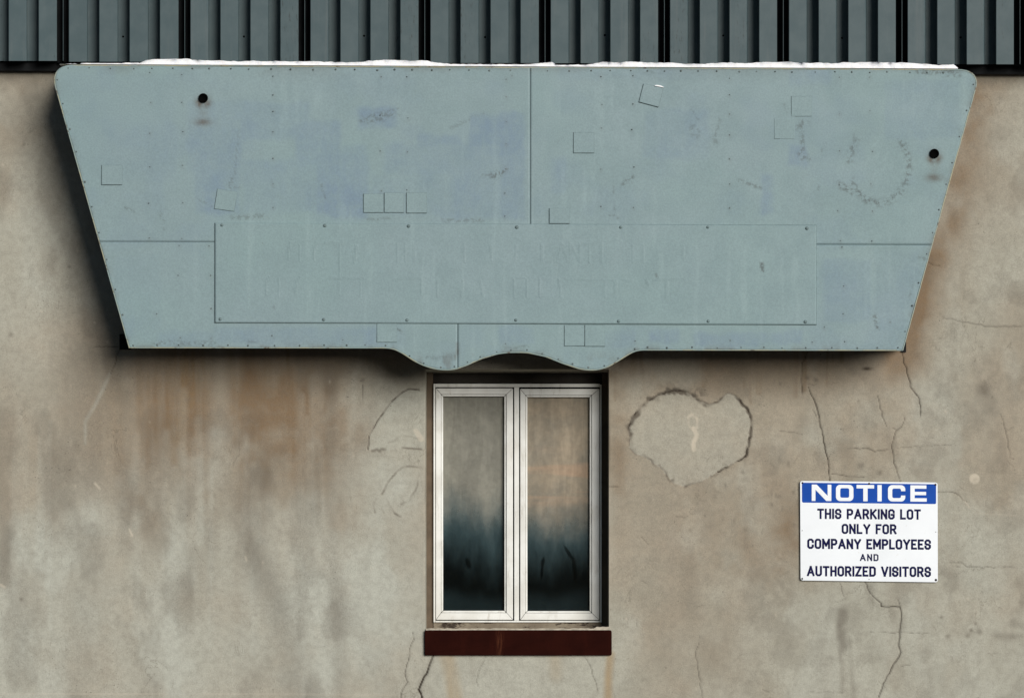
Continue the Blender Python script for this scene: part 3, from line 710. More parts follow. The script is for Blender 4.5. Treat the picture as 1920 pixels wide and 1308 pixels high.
# ------------------------------------------------------------------ the blanked-out sign board
D = 0.310
sign = thing('sign_board', 'large blank blue-grey metal sign board, wider at the top, screwed on above the window', 'sign', P(968, 660, 0.1))
WX = [242, 720, 731, 741, 754, 775, 791, 808, 820, 832, 844, 855, 875, 902, 933, 948, 963, 977, 990, 1023, 1054, 1084, 1096, 1107, 1118, 1128, 1142, 1155, 1175, 1184, 1193, 1203, 1693]
WY = [652, 652.4, 653, 655.5, 662, 676, 684, 690, 692.3, 693.4, 693.4, 692, 685, 673, 663.6, 661.6, 660.8, 660.9, 661.5, 668.5, 681, 691, 693.2, 694, 693.6, 691.6, 687, 679.5, 667, 661.5, 657.8, 656.3, 657]
def smooth_wave(x):
    xs = np.asarray(x, dtype=np.float64); k = np.linspace(-7, 7, 9)
    g = np.exp(-.5 * (k / 3.2) ** 2); g /= g.sum()
    return sum(gi * np.interp(xs + ki, WX, WY) for gi, ki in zip(g, k))
def bez(p0, p1, p2, n=60):
    t = np.linspace(0, 1, n); return [(1 - t) ** 2 * a + 2 * t * (1 - t) * b + t * t * c for a, b, c in zip(p0, p1, p2)]
lx, ly = bez((104, 165), (93.5, 124), (136, 122)); rx, ry = bez((1829, 160), (1839.5, 123), (1797, 122))
def XL(y): return np.where(y < 165, np.interp(y, ly[::-1], lx[::-1]), 104 + (y - 165) * 138 / 487)
def XR(y): return np.where(y < 160, np.interp(y, ry[::-1], rx[::-1]), 1829 - (y - 160) * 136 / 492)
def tilt(x, y):
    v = np.clip((y - 122) / 530, 0, 1); return np.clip((x - 140) / 1660, -.02, 1.02) * 8.5 * (1 - v) + np.clip((x - 242) / 1451, 0, 1) * 5 * v

def sign_masks(X, Y):
    z = np.zeros_like(X)
    nA = fbm(X, Y, 60, 60, 501, 5); nB = fbm(X, Y, 18, 26, 511, 4); nW = (fbm(X, Y, 22, 22, 521, 4) - .5) * 18
    bl = z.copy()
    for x0, y0, x1, y1, v in [(352, 190, 450, 320, .30), (366, 235, 450, 402, .45), (450, 192, 580, 262, .38), (556, 226, 640, 312, .55), (592, 285, 690, 404, .55), (640, 270, 690, 410, .40),
                              (672, 202, 744, 240, .60), (455, 300, 600, 400, .30), (784, 252, 862, 276, .55), (720, 270, 940, 330, .30), (880, 216, 982, 276, .62), (936, 212, 984, 412, .60),
                              (850, 276, 980, 412, .42), (700, 330, 860, 405, .22), (1034, 296, 1062, 362, .35), (1208, 206, 1330, 300, .24), (1428, 325, 1450, 402, .55), (1478, 268, 1512, 312, .50),
                              (1544, 486, 1632, 602, .38), (1578, 520, 1620, 595, .42), (296, 622, 402, 652, .42), (400, 614, 705, 645, .38), (1218, 620, 1272, 642, .45), (1300, 624, 1422, 652, .60),
                              (1400, 622, 1502, 646, .55), (936, 612, 1002, 642, .42), (185, 124, 215, 170, .30), (820, 640, 870, 690, .15), (1480, 130, 1560, 160, .35), (1050, 130, 1330, 150, .18), (1660, 150, 1800, 260, .28),
                              (700, 612, 760, 650, .25), (1100, 620, 1190, 650, .2), (215, 480, 300, 640, .14), (110, 140, 330, 340, .12), (1640, 470, 1720, 620, .10)]:
        m = sst(-5, 5, X + nW * .6 - x0) * sst(-5, 5, x1 - X + nW * .6) * sst(-6, 6, Y + nW * .8 - y0) * sst(-6, 6, y1 - Y + nW * .8)
        bl = np.maximum(bl, 1.25 * v * m * (.45 + 1.0 * nA))
    bl += .22 * sst(.50, .72, nA) * (1 - .6 * ((X > 403) & (X < 1531) & (Y > 418) & (Y < 610)))
    sc_ = z.copy()
    def seg(x0, y0, x1, y1, wd, v):
        L2 = (x1 - x0) ** 2 + (y1 - y0) ** 2 + 1e-6; t = np.clip(((X - x0) * (x1 - x0) + (Y - y0) * (y1 - y0)) / L2, 0, 1)
        np.maximum(sc_, v * (1 - sst(wd * .4, wd * 1.6, np.hypot(X - x0 - t * (x1 - x0), Y - y0 - t * (y1 - y0)))), out=sc_)
    for q in [(924, 330, 946, 318, 6, .8), (905, 330, 925, 328, 3, .5), (1166, 345, 1188, 330, 3, .7), (1574, 346, 1600, 362, 6, .75), (1600, 352, 1625, 380, 4, .45), (1386, 338, 1426, 352, 3, .6),
              (1502, 228, 1506, 300, 4, .6), (1492, 240, 1515, 232, 4, .5), (1500, 290, 1515, 298, 6, .5), (1340, 260, 1350, 225, 3, .4), (448, 245, 438, 340, 2, .35), (436, 335, 430, 345, 4, .5),
              (436, 408, 495, 405, 4, .5), (690, 412, 730, 410, 3, .45), (830, 414, 905, 413, 3, .5), (430, 352, 446, 350, 3, .5), (306, 388, 300, 410, 2, .4), (306, 405, 306, 440, 1.5, .35), (235, 390, 250, 396, 3, .5),
              (1428, 495, 1430, 508, 3.5, .9), (1640, 592, 1646, 616, 3, .8), (1668, 600, 1670, 606, 2, .6), (490, 450, 500, 464, 2, .8), (513, 572, 514, 581, 2, .7), (1230, 514, 1232, 520, 2.5, .6),
              (1296, 205, 1310, 225, 2, .3), (1300, 240, 1305, 252, 8, .4), (1338, 258, 1342, 268, 5, .4), (680, 225, 745, 210, 7, .5), (690, 228, 720, 224, 4, .5), (845, 240, 905, 212, 3, .35), (370, 372, 395, 386, 2, .4),
              (745, 616, 752, 622, 2, .7), (940, 652, 990, 650, 2, .5), (800, 670, 860, 668, 4, .35), (290, 642, 400, 644, 5, .45), (462, 640, 480, 640, 3, .5), (1720, 136, 1796, 134, 5, .65), (1770, 140, 1800, 142, 3, .6),
              (1208, 135, 1240, 133, 3, .3), (600, 340, 610, 372, 2, .4), (1150, 350, 1152, 400, 1.5, .4), (1145, 405, 1160, 408, 2, .5), (1470, 196, 1478, 210, 3, .35), (1540, 285, 1548, 265, 2, .35), (1600, 250, 1598, 300, 2, .3),
              (1720, 480, 1738, 488, 3, .5), (1706, 560, 1712, 520, 2, .4), (1535, 345, 1534, 355, 1.5, .4), (1040, 262, 1050, 268, 2, .4)]: seg(*q)
    th = np.arctan2(Y - 312, X - 1648); ring = np.exp(-.5 * ((np.hypot(X - 1648, (Y - 312) * .82) - 56) / 4) ** 2)
    sc_ = np.maximum(sc_, 0.8 * ring * sst(.40, .6, fbm(X, Y, 40, 40, 531, 3)))
    ru = z.copy()
    for x, y in ((381, 185), (1752, 289)):
        r = np.hypot(X - x, Y - y - 5)
        ru = np.maximum(ru, .85 * np.exp(-.5 * ((r - 9) / 4.6) ** 2) * sst(-6, 8, Y - y) * (1 - .55 * np.exp(-.5 * ((X - x) / 2.2) ** 2) * sst(8, 12, Y - y)))  # dark half-ring below each stub, with a smudge further down
        ru = np.maximum(ru, .25 * np.exp(-.5 * ((r - 10) / 5) ** 2))
        ru = np.maximum(ru, .72 * gauss(X, Y, x - 1, y + 44, 11, 5)); ru = np.maximum(ru, .28 * gauss(X, Y, x, y + 30, 7, 12))
    for x, y in RIVETS: ru = np.maximum(ru, .14 * gauss(X, Y, x, y + 1.5, 2.6, 4))
    wy = smooth_wave(X)
    ru += .55 * np.exp(-np.clip(wy - Y, 0, 99) / 5) * sst(.48, .64, nB) * (Y > 560)
    ru += .5 * np.exp(-((X - 858) / 3) ** 2) * (Y > 640) * sst(.35, .6, nB)
    ru += .35 * gauss(X, Y, 830, 676, 34, 9) * sst(.46, .6, nB) + .25 * gauss(X, Y, 1120, 676, 24, 8) * sst(.5, .62, nB)
    ru += .35 * np.exp(-np.clip(X - XL(Y), 0, 99) / 5) * sst(.42, .6, nB) + .35 * np.exp(-np.clip(XR(Y) - X, 0, 99) / 5) * sst(.42, .6, nB)
    ru += .26 * np.exp(-np.clip(Y - 126, 0, 99) / 12) * sst(.40, .6, fbm(X, Y, 80, 20, 541, 4)) * (Y < 200)
    sk = .5 * sst(.60, .74, fbm(X, Y, 10, 160, 551, 4)) * sst(.45, .6, fbm(X, Y, 200, 160, 561, 3))
    return np.clip(np.stack([bl, sc_, ru], -1), 0, 1), np.clip(np.stack([z, sk, z], -1), 0, 1)

RIVETS = [(283, 192), (341, 192), (281, 250), (343, 247), (342, 310), (281, 313), (279, 381), (343, 380), (341, 140), (281, 136), (512, 143), (512, 178), (512, 209), (512, 247), (512, 297), (512, 345), (512, 389),
          (715, 144), (763, 144), (949, 149), (713, 216), (765, 221), (949, 182), (949, 228), (949, 270), (949, 317), (947, 362), (947, 405), (713, 283), (764, 285), (715, 358), (763, 356), (960, 142),
          (1127, 144), (1187, 142), (1129, 196), (1187, 195), (1128, 240), (1185, 243), (1127, 317), (1189, 313), (1127, 387), (1188, 389), (1368, 147), (1368, 178), (1368, 214), (1368, 253), (1368, 298), (1368, 345), (1368, 390),
          (1574, 145), (1631, 145), (1574, 213), (1631, 208), (1574, 283), (1636, 284), (1574, 346), (1633, 345), (1571, 395), (1636, 396), (280, 446), (341, 447), (336, 460), (392, 461), (334, 516), (395, 516), (396, 578), (294, 588),
          (338, 633), (396, 634), (510, 629), (1576, 451), (1635, 452), (1579, 463), (1582, 536), (1581, 588), (1546, 613), (1584, 640), (1523, 641), (1369, 638), (643, 637), (948, 644), (1191, 639)]

def sheet(name, xlo, xhi, ylo, yhi, d, thick, step=4.0, wave=False, mat=SIGN, masks=sign_masks, tl=True, wob=0.0035, extra_b=None):
    ny = int((yhi - ylo) / step) + 2
    yy = np.linspace(ylo, yhi, ny)
    if ylo < 125: yy = np.unique(np.concatenate([yy, [122.05, 122.2, 122.5, 123, 124, 125, 127, 130, 134, 138, 143]]))
    ny = len(yy); x0, x1 = xlo(yy), xhi(yy); nx = int((x1 - x0).max() / step) + 2
    u = np.linspace(0, 1, nx)[None, :]
    X = x0[:, None] * (1 - u) + x1[:, None] * u
    Y = np.repeat(yy[:, None], nx, 1)
    if wave: Y = ylo + (Y - ylo) * (smooth_wave(X) - tilt(X, 652 + 0 * X) - ylo) / (652 - ylo)
    Yt = Y + (tilt(X, Y) if tl else 0)
    dd = d + (fbm(X, Yt, 260, 180, 601, 2) - .5) * wob * 2
    A, B = masks(X, Yt) if masks else (np.zeros(X.shape + (3,)), np.zeros(X.shape + (3,)))
    if extra_b is not None: B = extra_b(X, Yt, B)
    f = (CAM_Y - d) / CAM_Y
    V = np.stack([(X - 960) * S * f, -dd, CAM_Z + ((ZC - (Yt - 654) * S) - CAM_Z) * f], -1)
    idx = np.arange(ny * nx).reshape(ny, nx)
    q = np.stack([idx[:-1, :-1], idx[1:, :-1], idx[1:, 1:], idx[:-1, 1:]], -1).reshape(-1, 4)
    loop = np.concatenate([idx[0, :-1], idx[:-1, -1], idx[-1, :0:-1], idx[:0:-1, 0]])
    Vf = V.reshape(-1, 3); back = Vf[loop].copy(); back[:, 1] += thick
    n0 = len(Vf); L = len(loop); k = np.arange(L); kn = (k + 1) % L
    sk = np.stack([loop[k], loop[kn], n0 + kn, n0 + k], -1)
    padA = A.reshape(-1, 3)[loop]; padB = B.reshape(-1, 3)[loop]
    return mesh(name, np.vstack([Vf, back]), np.vstack([q, sk]), mat, sign, False, {'paint_a': np.vstack([A.reshape(-1, 3), padA]), 'paint_b': np.vstack([B.reshape(-1, 3), padB])})

cst = lambda c: (lambda y: np.full_like(y, c))
sheet('face_sheet', XL, cst(993.75), 122, 452.5, D, .003)
sheet('face_sheet', cst(994.25), XR, 122, 452.5, D, .003)
sheet('face_sheet', XL, cst(857.75), 452.95, 652, D, .003, wave=True)
sheet('face_sheet', cst(858.25), XR, 452.95, 652, D, .003, wave=True)

# outline of the board (photo pixels), clockwise from the top left
def outline():
    yl = np.concatenate([[122.0, 122.1, 122.4, 123, 124, 126, 129, 133, 138, 144, 150, 157], np.linspace(165, 652, 12)])
    left = [(float(XL(np.array(y))), y) for y in yl]
    xs = np.concatenate([np.linspace(248, 715, 8), np.arange(722, 1212, 4.0), np.linspace(1225, 1688, 8)])
    bot = [(x, float(smooth_wave(np.array(x)))) for x in xs]
    right = [(float(XR(np.array(y))), y) for y in yl[::-1]]
    tp = [(x, 122.0) for x in np.linspace(1740, 200, 20)]
    fix = lambda p: (p[0], p[1] + float(tilt(np.array(p[0]), np.array(p[1]))))
    return [fix(p) for p in left] + bot + [fix(p) for p in right] + [fix(p) for p in tp]
OUT = outline()
def inset(poly, r):
    n = len(poly); res = []
    for i in range(n):
        a, b, c = Vector(poly[i - 1]), Vector(poly[i]), Vector(poly[(i + 1) % n])
        t = (c - a); t.normalize(); nn = Vector((t.y, -t.x)); res.append(tuple(b + nn * r))
    return res
def band_mesh(name, rings, mat, cap=None, smooth=False):
    v, f = [], []; n = len(rings[0][0])
    for poly, d in rings: v += [P(x, y, d) for x, y in poly]
    for j in range(len(rings) - 1):
        for i in range(n): f.append([j * n + i, j * n + (i + 1) % n, (j + 1) * n + (i + 1) % n, (j + 1) * n + i])
    if cap is not None: f.append([cap * n + i for i in range(n)])
    return mesh(name, v, f, mat, sign, smooth)
t_ = inset(OUT, 5)
SG = 1 if min(p[0] for p in t_) > min(p[0] for p in OUT) else -1
IN = lambda r: inset(OUT, r * SG)
band_mesh('edge_trim', [(IN(1.5), D + .0003), (IN(1.3), D + .0016), (IN(.25), D + .0016), (IN(-.4), D + .0012), (IN(-.4), D - .016), (IN(2.0), D - .016)], EDGE)
band_mesh('side_return', [(IN(3.4), D - .012), (IN(6.5), D - .012), (IN(6.5), 0.012)], RETURN, cap=0)

# steel brackets at the lower corners, fixed to the wall behind
for pts, dz in ((rect(224, 626, 246, 655), .11), (rect(1690, 640, 1699, 660), .05)):
    bm = bmesh.new(); prism(bm, pts, -.002, .008, .001)
    prism(bm, [(pts[0][0] + 2, pts[0][1] + 4), (pts[1][0] - 1, pts[0][1] + 4), (pts[1][0] - 1, pts[0][1] + 9), (pts[0][0] + 2, pts[0][1] + 9)], .0085, dz, .001)
    from_bm('bracket', bm, DARK, sign)

# wide cover plate over the lower half, with the faint ghost of old lettering
ghost_bits = []
def gl(x, y, h, s): ghost_bits.append([(x + a * h, y + b * h) for a, b in s])
A_ = [(0, 1), (.3, 0), (.6, 1)]; N_ = [(0, 1), (0, 0), (.5, 1), (.5, 0)]; T_ = [(0, 0), (.5, 0)]; T2 = [(.25, 0), (.25, 1)]
gl(1044, 457, 34, A_); gl(1070, 457, 34, N_); gl(1096, 457, 34, T_); gl(1096, 457, 34, T2); gl(1128, 457, 34, [(0, 0), (0, 1)])
ghost_bits += [[(545, 454), (541, 470), (541, 485)], [(594, 454), (589, 470), (589, 485)], [(562, 460), (562, 488)], [(610, 455), (642, 455)], [(637, 455), (637, 522)], [(669, 460), (664, 492)],
               [(618, 521), (682, 521)], [(563, 520), (556, 528), (554, 548)], [(505, 520), (499, 528), (499, 550)], [(523, 522), (523, 555)], [(745, 456), (745, 490)], [(760, 456), (760, 490)], [(776, 456), (776, 490)],
               [(790, 522), (790, 552)], [(738, 524), (790, 520)], [(676, 528), (676, 556)], [(636, 528), (636, 552)], [(964, 525), (964, 556)], [(970, 521), (984, 521)], [(988, 525), (988, 556)], [(1012, 523), (1012, 556)],
               [(1048, 524), (1052, 556)], [(1060, 523), (1150, 525)], [(1134, 527), (1134, 556)], [(1154, 526), (1154, 556)], [(1170, 524), (1184, 526)], [(1212, 524), (1216, 534)], [(1225, 524), (1280, 522)], [(1250, 526), (1250, 556)],
               [(1281, 460), (1281, 484)], [(1186, 460), (1186, 490)], [(1206, 460), (1206, 490)], [(1016, 460), (1016, 490)], [(968, 460), (966, 490)], [(870, 460), (870, 490)], [(920, 462), (922, 488)], [(820, 526), (820, 554)], [(868, 526), (866, 554)], [(900, 526), (906, 554)]]
def ghost(X, Y, B):
    g = np.zeros_like(X)
    for pts in ghost_bits:
        for (xa, ya), (xb, yb) in zip(pts, pts[1:]):
            L2 = (xb - xa) ** 2 + (yb - ya) ** 2 + 1e-6
            for (j0, j1) in ((np.searchsorted(Y[:, 0], min(ya, yb) - 8), np.searchsorted(Y[:, 0], max(ya, yb) + 8)),):
                xx, yy = X[j0:j1], Y[j0:j1]
                t = np.clip(((xx - xa) * (xb - xa) + (yy - ya) * (yb - ya)) / L2, 0, 1)
                d = np.hypot(xx - xa - t * (xb - xa), yy - ya - t * (yb - ya))
                g[j0:j1] = np.maximum(g[j0:j1], 1 - sst(1.2, 3.4, d))
    B = B.copy(); B[..., 0] = g * (.4 + .9 * fbm(X, Y, 30, 30, 700, 3)); return B
def plate_masks(X, Y):
    A, B = sign_masks(X, Y); A = A.copy(); A[..., 0] *= .35; A[..., 2] *= .25
    return A, B
PD = D + .0055
plate = sheet('cover_plate', cst(403), cst(1530.6), 416.6, 604, PD, .0045, step=3.0, masks=plate_masks, wob=.0012, extra_b=ghost)
TY = lambda x, y: y + float(tilt(np.array(float(x)), np.array(float(y))))
bm = bmesh.new(); prism(bm, [(402.6, TY(402, 416.9)), (1530.9, TY(1531, 416.0)), (1531.1, TY(1531, 604.6)), (402.6, TY(402, 604.6))], D + .0006, D + .0022)  # thin darker rim around the plate
sl = from_bm('dark_rim', bm, RIM_GREY, None); sl.parent = plate; sl.location = -sign.location

# round bolts along the plate, small screws all over the face
ME_BOLT = dome_mesh('bolt', .0062, .0045, BOLT); ME_SCREW = dome_mesh('screw', .0042, .0026, SCREW)
for x, y in [(416, 422), (609, 423), (766, 424), (969, 426), (1164, 426), (1327, 426), (1513, 428), (413, 598), (607, 599), (763, 600), (967, 600), (1160, 602), (1328, 602), (1510, 603)]:
    b = link('bolt', ME_BOLT, plate, P(x, y, PD + .0005) - sign.location); b.rotation_euler.y = random.uniform(0, 1)
    s_ = random.uniform(.9, 1.15); b.scale = (s_, 1, s_)
pts = list(RIVETS)
x = 128
while x < 1800: pts.append((x, 128 + (x - 140) / 1660 * 8.5 + random.uniform(-.8, .8))); x += random.uniform(30, 44)
x = 250
while x < 1685: pts.append((x, float(smooth_wave(np.array(x))) - 5.2 + random.uniform(-.7, .7))); x += random.uniform(34, 50) if not 735 < x < 1200 else random.uniform(22, 32)
y = 150
while y < 640: pts.append((float(XL(np.array(y))) + 5.5, TY(100, y))); y += random.uniform(40, 58)
y = 150
while y < 640: pts.append((float(XR(np.array(y))) - 5.5, TY(1800, y))); y += random.uniform(40, 58)
for x, y in pts:
    kk = .58 if (x, y) in RIVETS else 1.0
    s_ = link('screw', ME_SCREW, sign, P(x, y, D + .0012) - sign.location); k = kk * random.uniform(.6, .98); s_.scale = (k, random.uniform(.6, 1.2), k)

# square repair patches stuck over old holes
def patch(c):
    o_in = [tuple(Vector(p)) for p in c]; cx = sum(p[0] for p in c) / 4; cy = sum(p[1] for p in c) / 4
    bm = bmesh.new(); prism(bm, o_in, D + .0012, D + .0034, .0006)
    p = from_bm('patch', bm, SIGN, sign)
    bm = bmesh.new(); prism(bm, [(x + (x - cx) * .030 - .28, y + (y - cy) * .030 + .22) for x, y in c], D + .0008, D + .0018)  # thin darker rim, wider at the left and bottom edges
    q = from_bm('dark_rim', bm, RIM_GREY, None); q.parent = p; q.location = -sign.location
for c in (rect(191, 310, 229, 346), [(408, 354), (445, 360), (439, 396), (402, 391)], rect(682, 363.5, 719, 398), rect(721, 361.5, 757, 398), rect(762.5, 361.5, 800, 399), rect(1075.5, 248.5, 1114, 286.5),
          [(1207, 157.5), (1244, 164), (1234.5, 200.5), (1198.5, 191)], rect(1484, 181, 1522, 218), rect(1452, 223, 1490, 260), rect(1030.5, 390.5, 1068, 418.6), rect(707, 606.5, 744, 641), rect(1058.5, 609.5, 1095.5, 648), rect(1097, 609.5, 1134, 648.6)):
    patch(c)

# two black pipe stubs where lamp arms were cut off
for x, y in ((381, 184), (1752, 288)):
    v, f = [], []; n = 20; r = 9.0
    prof = [(r * .98, D - .002), (r * 1.0, D + .006), (r * .97, D + .0075), (r * .90, D + .0075), (r * .88, D + .006), (r * .88, D - .03)]
    for rr, d in prof:
        for k in range(n): v.append(P(x + rr * math.cos(k * 2 * math.pi / n), y + rr * math.sin(k * 2 * math.pi / n), d))
    for j in range(len(prof) - 1):
        for k in range(n): f.append([j * n + k, j * n + (k + 1) % n, (j + 1) * n + (k + 1) % n, (j + 1) * n + k])
    f.append([(len(prof) - 1) * n + k for k in range(n)])
    # the bore is closed just in front of the sheet
    for k in range(n): v[5 * n + k] = P(x + r * .88 * math.cos(k * 2 * math.pi / n), y + r * .88 * math.sin(k * 2 * math.pi / n), D + .0035)
    mesh('pipe_stub', v, f, BLACK, sign, True)

# ------------------------------------------------------------------ snow on the sign's top edge
TX = [112, 120, 140, 152, 166, 185, 200, 230, 262, 275, 300, 340, 352, 360, 400, 450, 500, 550, 600, 640, 672, 700, 725, 750, 770, 800, 808, 850, 900, 940, 980, 1020, 1035, 1046, 1100, 1130, 1150, 1190, 1212, 1260, 1280, 1310, 1370, 1400, 1440, 1480, 1492, 1570, 1590, 1640, 1700, 1722, 1760, 1788, 1797]
TH = [122.4, 121, 119.6, 122.0, 122.4, 120, 122.0, 119, 119, 113.5, 111.5, 110.6, 110, 113.5, 114.5, 116, 116, 116.5, 116.5, 118.5, 118, 114.5, 113, 114.5, 116, 113.5, 117.5, 121.5, 121.5, 121.5, 122, 119, 118, 122.5, 122.5, 118, 119, 116.5, 119, 119, 121, 121, 119, 119.5, 118, 117, 119, 120, 117, 115, 118, 120.5, 123, 122, 129]
xs_ = np.arange(112, 1798, 2.0)
top = np.interp(xs_, TX, TH) + (fbm(xs_, xs_ * 0, 7, 7, 801, 3) - .5) * 2.0
basey = 122.4 + (xs_ - 140) / 1660 * 8.5
hgt = np.minimum(np.maximum(basey - top + .5, np.where((xs_ > 150) & (xs_ < 1790), 3.8, 1.2)), 12)
v, f = [], []
sec = 9
for i, x in enumerate(xs_):
    for k in range(sec):
        t = k / (sec - 1)
        wv = (vnoise(np.array([x]), np.array([k * 9.0]), 11, 8, 811)[0] - .5)
        dpt = D + .0025 - .115 * t ** 1.6 - .012 * wv * (1 if 0 < k < sec - 1 else 0)
        hh = hgt[i] * min(1.0, (math.sin(min(1, t * 6) * math.pi / 2)) ** .5) * (1 - .35 * t) * (1 + .25 * wv) if 0 < k < sec - 1 else 0
        # heights are real heights above the sign's top edge
        bz = P(x, basey[i] - .2, D); v.append((bz.x, -dpt, bz.z + hh * S * 1.12 + (.003 if k == 0 else 0)))
for i in range(len(xs_) - 1):
    for k in range(sec - 1): f.append([i * sec + k, (i + 1) * sec + k, (i + 1) * sec + k + 1, i * sec + k + 1])
f.append(list(range(sec))); f.append([(len(xs_) - 1) * sec + k for k in range(sec)][::-1])
sn = mesh('snow_ridge', v, f, SNOW, None, True)
sn['label'] = 'thin uneven ridge of white snow lying along the top edge of the sign board'; sn['category'] = 'snow'
bm = bmesh.new(); prism(bm, [(1227, 160.2), (1232, 159.4), (1239, 160.6), (1244.4, 163.2), (1244.2, 164.4), (1236, 162.7), (1228, 161.4)], D + .0015, D + .0075, .0008)
sn2 = from_bm('snow_crumb', bm, SNOW, None); sn2['label'] = 'tiny sliver of snow caught on the tilted square patch'; sn2['category'] = 'snow'

# ------------------------------------------------------------------ notice
notice = thing('notice_sign', 'white enamel notice with blue NOTICE header about the parking lot, screwed to stucco', 'sign', P(1629, 1088, 0))
ND = .010
C4 = [(1500, 901), (1758, 904), (1758.5, 1091), (1501, 1087.5)]
bm = bmesh.new(); prism(bm, rrect(C4, 5, 5), ND - .0035, ND, .0008); from_bm('plate', bm, ENAMEL, notice)
bm = bmesh.new(); prism(bm, rrect([(1503.6, 904.2), (1755.2, 907.2), (1755.2, 944.4), (1503.8, 941.6)], 3, 4), ND - .0005, ND + .0004); from_bm('header_band', bm, BLUE, notice)

def rr(x0, y0, x1, y1, c): return [(x0 + c, y0), (x1 - c, y0), (x1, y0 + c), (x1, y1 - c), (x1 - c, y1), (x0 + c, y1), (x0, y1 - c), (x0, y0 + c), (x0 + c, y0)]
c_ = .15
FONT = {  # y runs down from 0 (cap line) to 1 (base line); x in units of the cap height
    'A': (.66, [[(0, 1), (.33, 0), (.66, 1)], [(.13, .68), (.53, .68)]]), 'C': (.54, [[(.54, .28), (.54, c_), (.54 - c_, 0), (c_, 0), (0, c_), (0, 1 - c_), (c_, 1), (.54 - c_, 1), (.54, 1 - c_), (.54, .72)]]),
    'D': (.54, [[(0, 0), (.54 - c_, 0), (.54, c_), (.54, 1 - c_), (.54 - c_, 1), (0, 1), (0, 0)]]), 'E': (.46, [[(.46, 0), (0, 0), (0, 1), (.46, 1)], [(0, .49), (.40, .49)]]),
    'F': (.46, [[(.46, 0), (0, 0), (0, 1)], [(0, .50), (.40, .50)]]), 'G': (.54, [[(.54, .28), (.54, c_), (.54 - c_, 0), (c_, 0), (0, c_), (0, 1 - c_), (c_, 1), (.54 - c_, 1), (.54, 1 - c_), (.54, .56), (.30, .56)]]),
    'H': (.52, [[(0, 0), (0, 1)], [(.52, 0), (.52, 1)], [(0, .49), (.52, .49)]]), 'I': (.0, [[(0, 0), (0, 1)]]), 'K': (.56, [[(0, 0), (0, 1)], [(.54, 0), (.0, .58)], [(.17, .42), (.56, 1)]]),
    'L': (.44, [[(0, 0), (0, 1), (.44, 1)]]), 'M': (.70, [[(0, 1), (0, 0), (.35, .70), (.70, 0), (.70, 1)]]), 'N': (.54, [[(0, 1), (0, 0), (.54, 1), (.54, 0)]]),
    'O': (.54, [rr(0, 0, .54, 1, c_)]), 'P': (.52, [[(0, 1), (0, 0), (.52 - c_, 0), (.52, c_), (.52, .56 - c_), (.52 - c_, .56), (0, .56)]]),
    'R': (.54, [[(0, 1), (0, 0), (.52 - c_, 0), (.52, c_), (.52, .54 - c_), (.52 - c_, .54), (0, .54)], [(.30, .54), (.54, 1)]]),
    'S': (.52, [[(.52, .26), (.52, c_), (.52 - c_, 0), (c_, 0), (0, c_), (0, .47 - c_ * .6), (c_ * .8, .47), (.52 - c_ * .8, .53), (.52, .53 + c_ * .6), (.52, 1 - c_), (.52 - c_, 1), (c_, 1), (0, 1 - c_), (0, .74)]]),
    'T': (.54, [[(0, 0), (.54, 0)], [(.27, 0), (.27, 1)]]), 'U': (.54, [[(0, 0), (0, 1 - c_), (c_, 1), (.54 - c_, 1), (.54, 1 - c_), (.54, 0)]]), 'V': (.62, [[(0, 0), (.31, 1), (.62, 0)]]),
    'Y': (.60, [[(0, 0), (.30, .54), (.60, 0)], [(.30, .54), (.30, 1)]]), 'Z': (.52, [[(0, 0), (.52, 0), (0, 1), (.52, 1)]])}

def clip_y(poly, y, below):
    out = []
    for a, b in zip(poly, poly[1:] + poly[:1]):
        ia, ib = (a[1] <= y) == below, (b[1] <= y) == below
        if ia: out.append(a)
        if ia != ib:
            t = (y - a[1]) / (b[1] - a[1]); out.append((a[0] + (b[0] - a[0]) * t, y))
    return out

def ribbon(pts, w, y0, y1):
    """One rectangle per stroke segment, lengthened to meet its neighbours, clipped to the line."""
    closed = pts[0] == pts[-1]; q = [Vector(p) for p in pts]; n = len(q) - 1; out = []
    dirs = [(q[i + 1] - q[i]).normalized() for i in range(n)]
    for i in range(n):
        def ext(j):
            if j < 0 or j >= n:
                if not closed: return 0.0
                j %= n
            c = max(-1, min(1, dirs[i].dot(dirs[j]))); return w / 2 * min(1.0, math.tan(math.acos(c) / 2))
        a = q[i] - dirs[i] * ext(i - 1); b = q[i + 1] + dirs[i] * ext(i + 1); m = Vector((-dirs[i].y, dirs[i].x)) * w / 2
        poly = [tuple(a + m), tuple(b + m), tuple(b - m), tuple(a - m)]
        poly = clip_y(clip_y(poly, y1, True), y0, False)
        if len(poly) > 2: out.append(poly)
    return out

def letter_object(name, polys, mat, slope, xr, d, step=.00006):
    bm = bmesh.new()
    for k, poly in enumerate(polys):
        f = bm.faces.new([bm.verts.new(P(x, y + slope * (x - xr), d + k * step)) for x, y in poly]); f.normal_update()
        if f.normal.y > 0: f.normal_flip()
    bmesh.ops.translate(bm, verts=bm.verts, vec=-off(notice))
    me = bpy.data.meshes.new(name); bm.to_mesh(me); bm.free(); me.materials.append(mat)
    return link(name, me, notice)

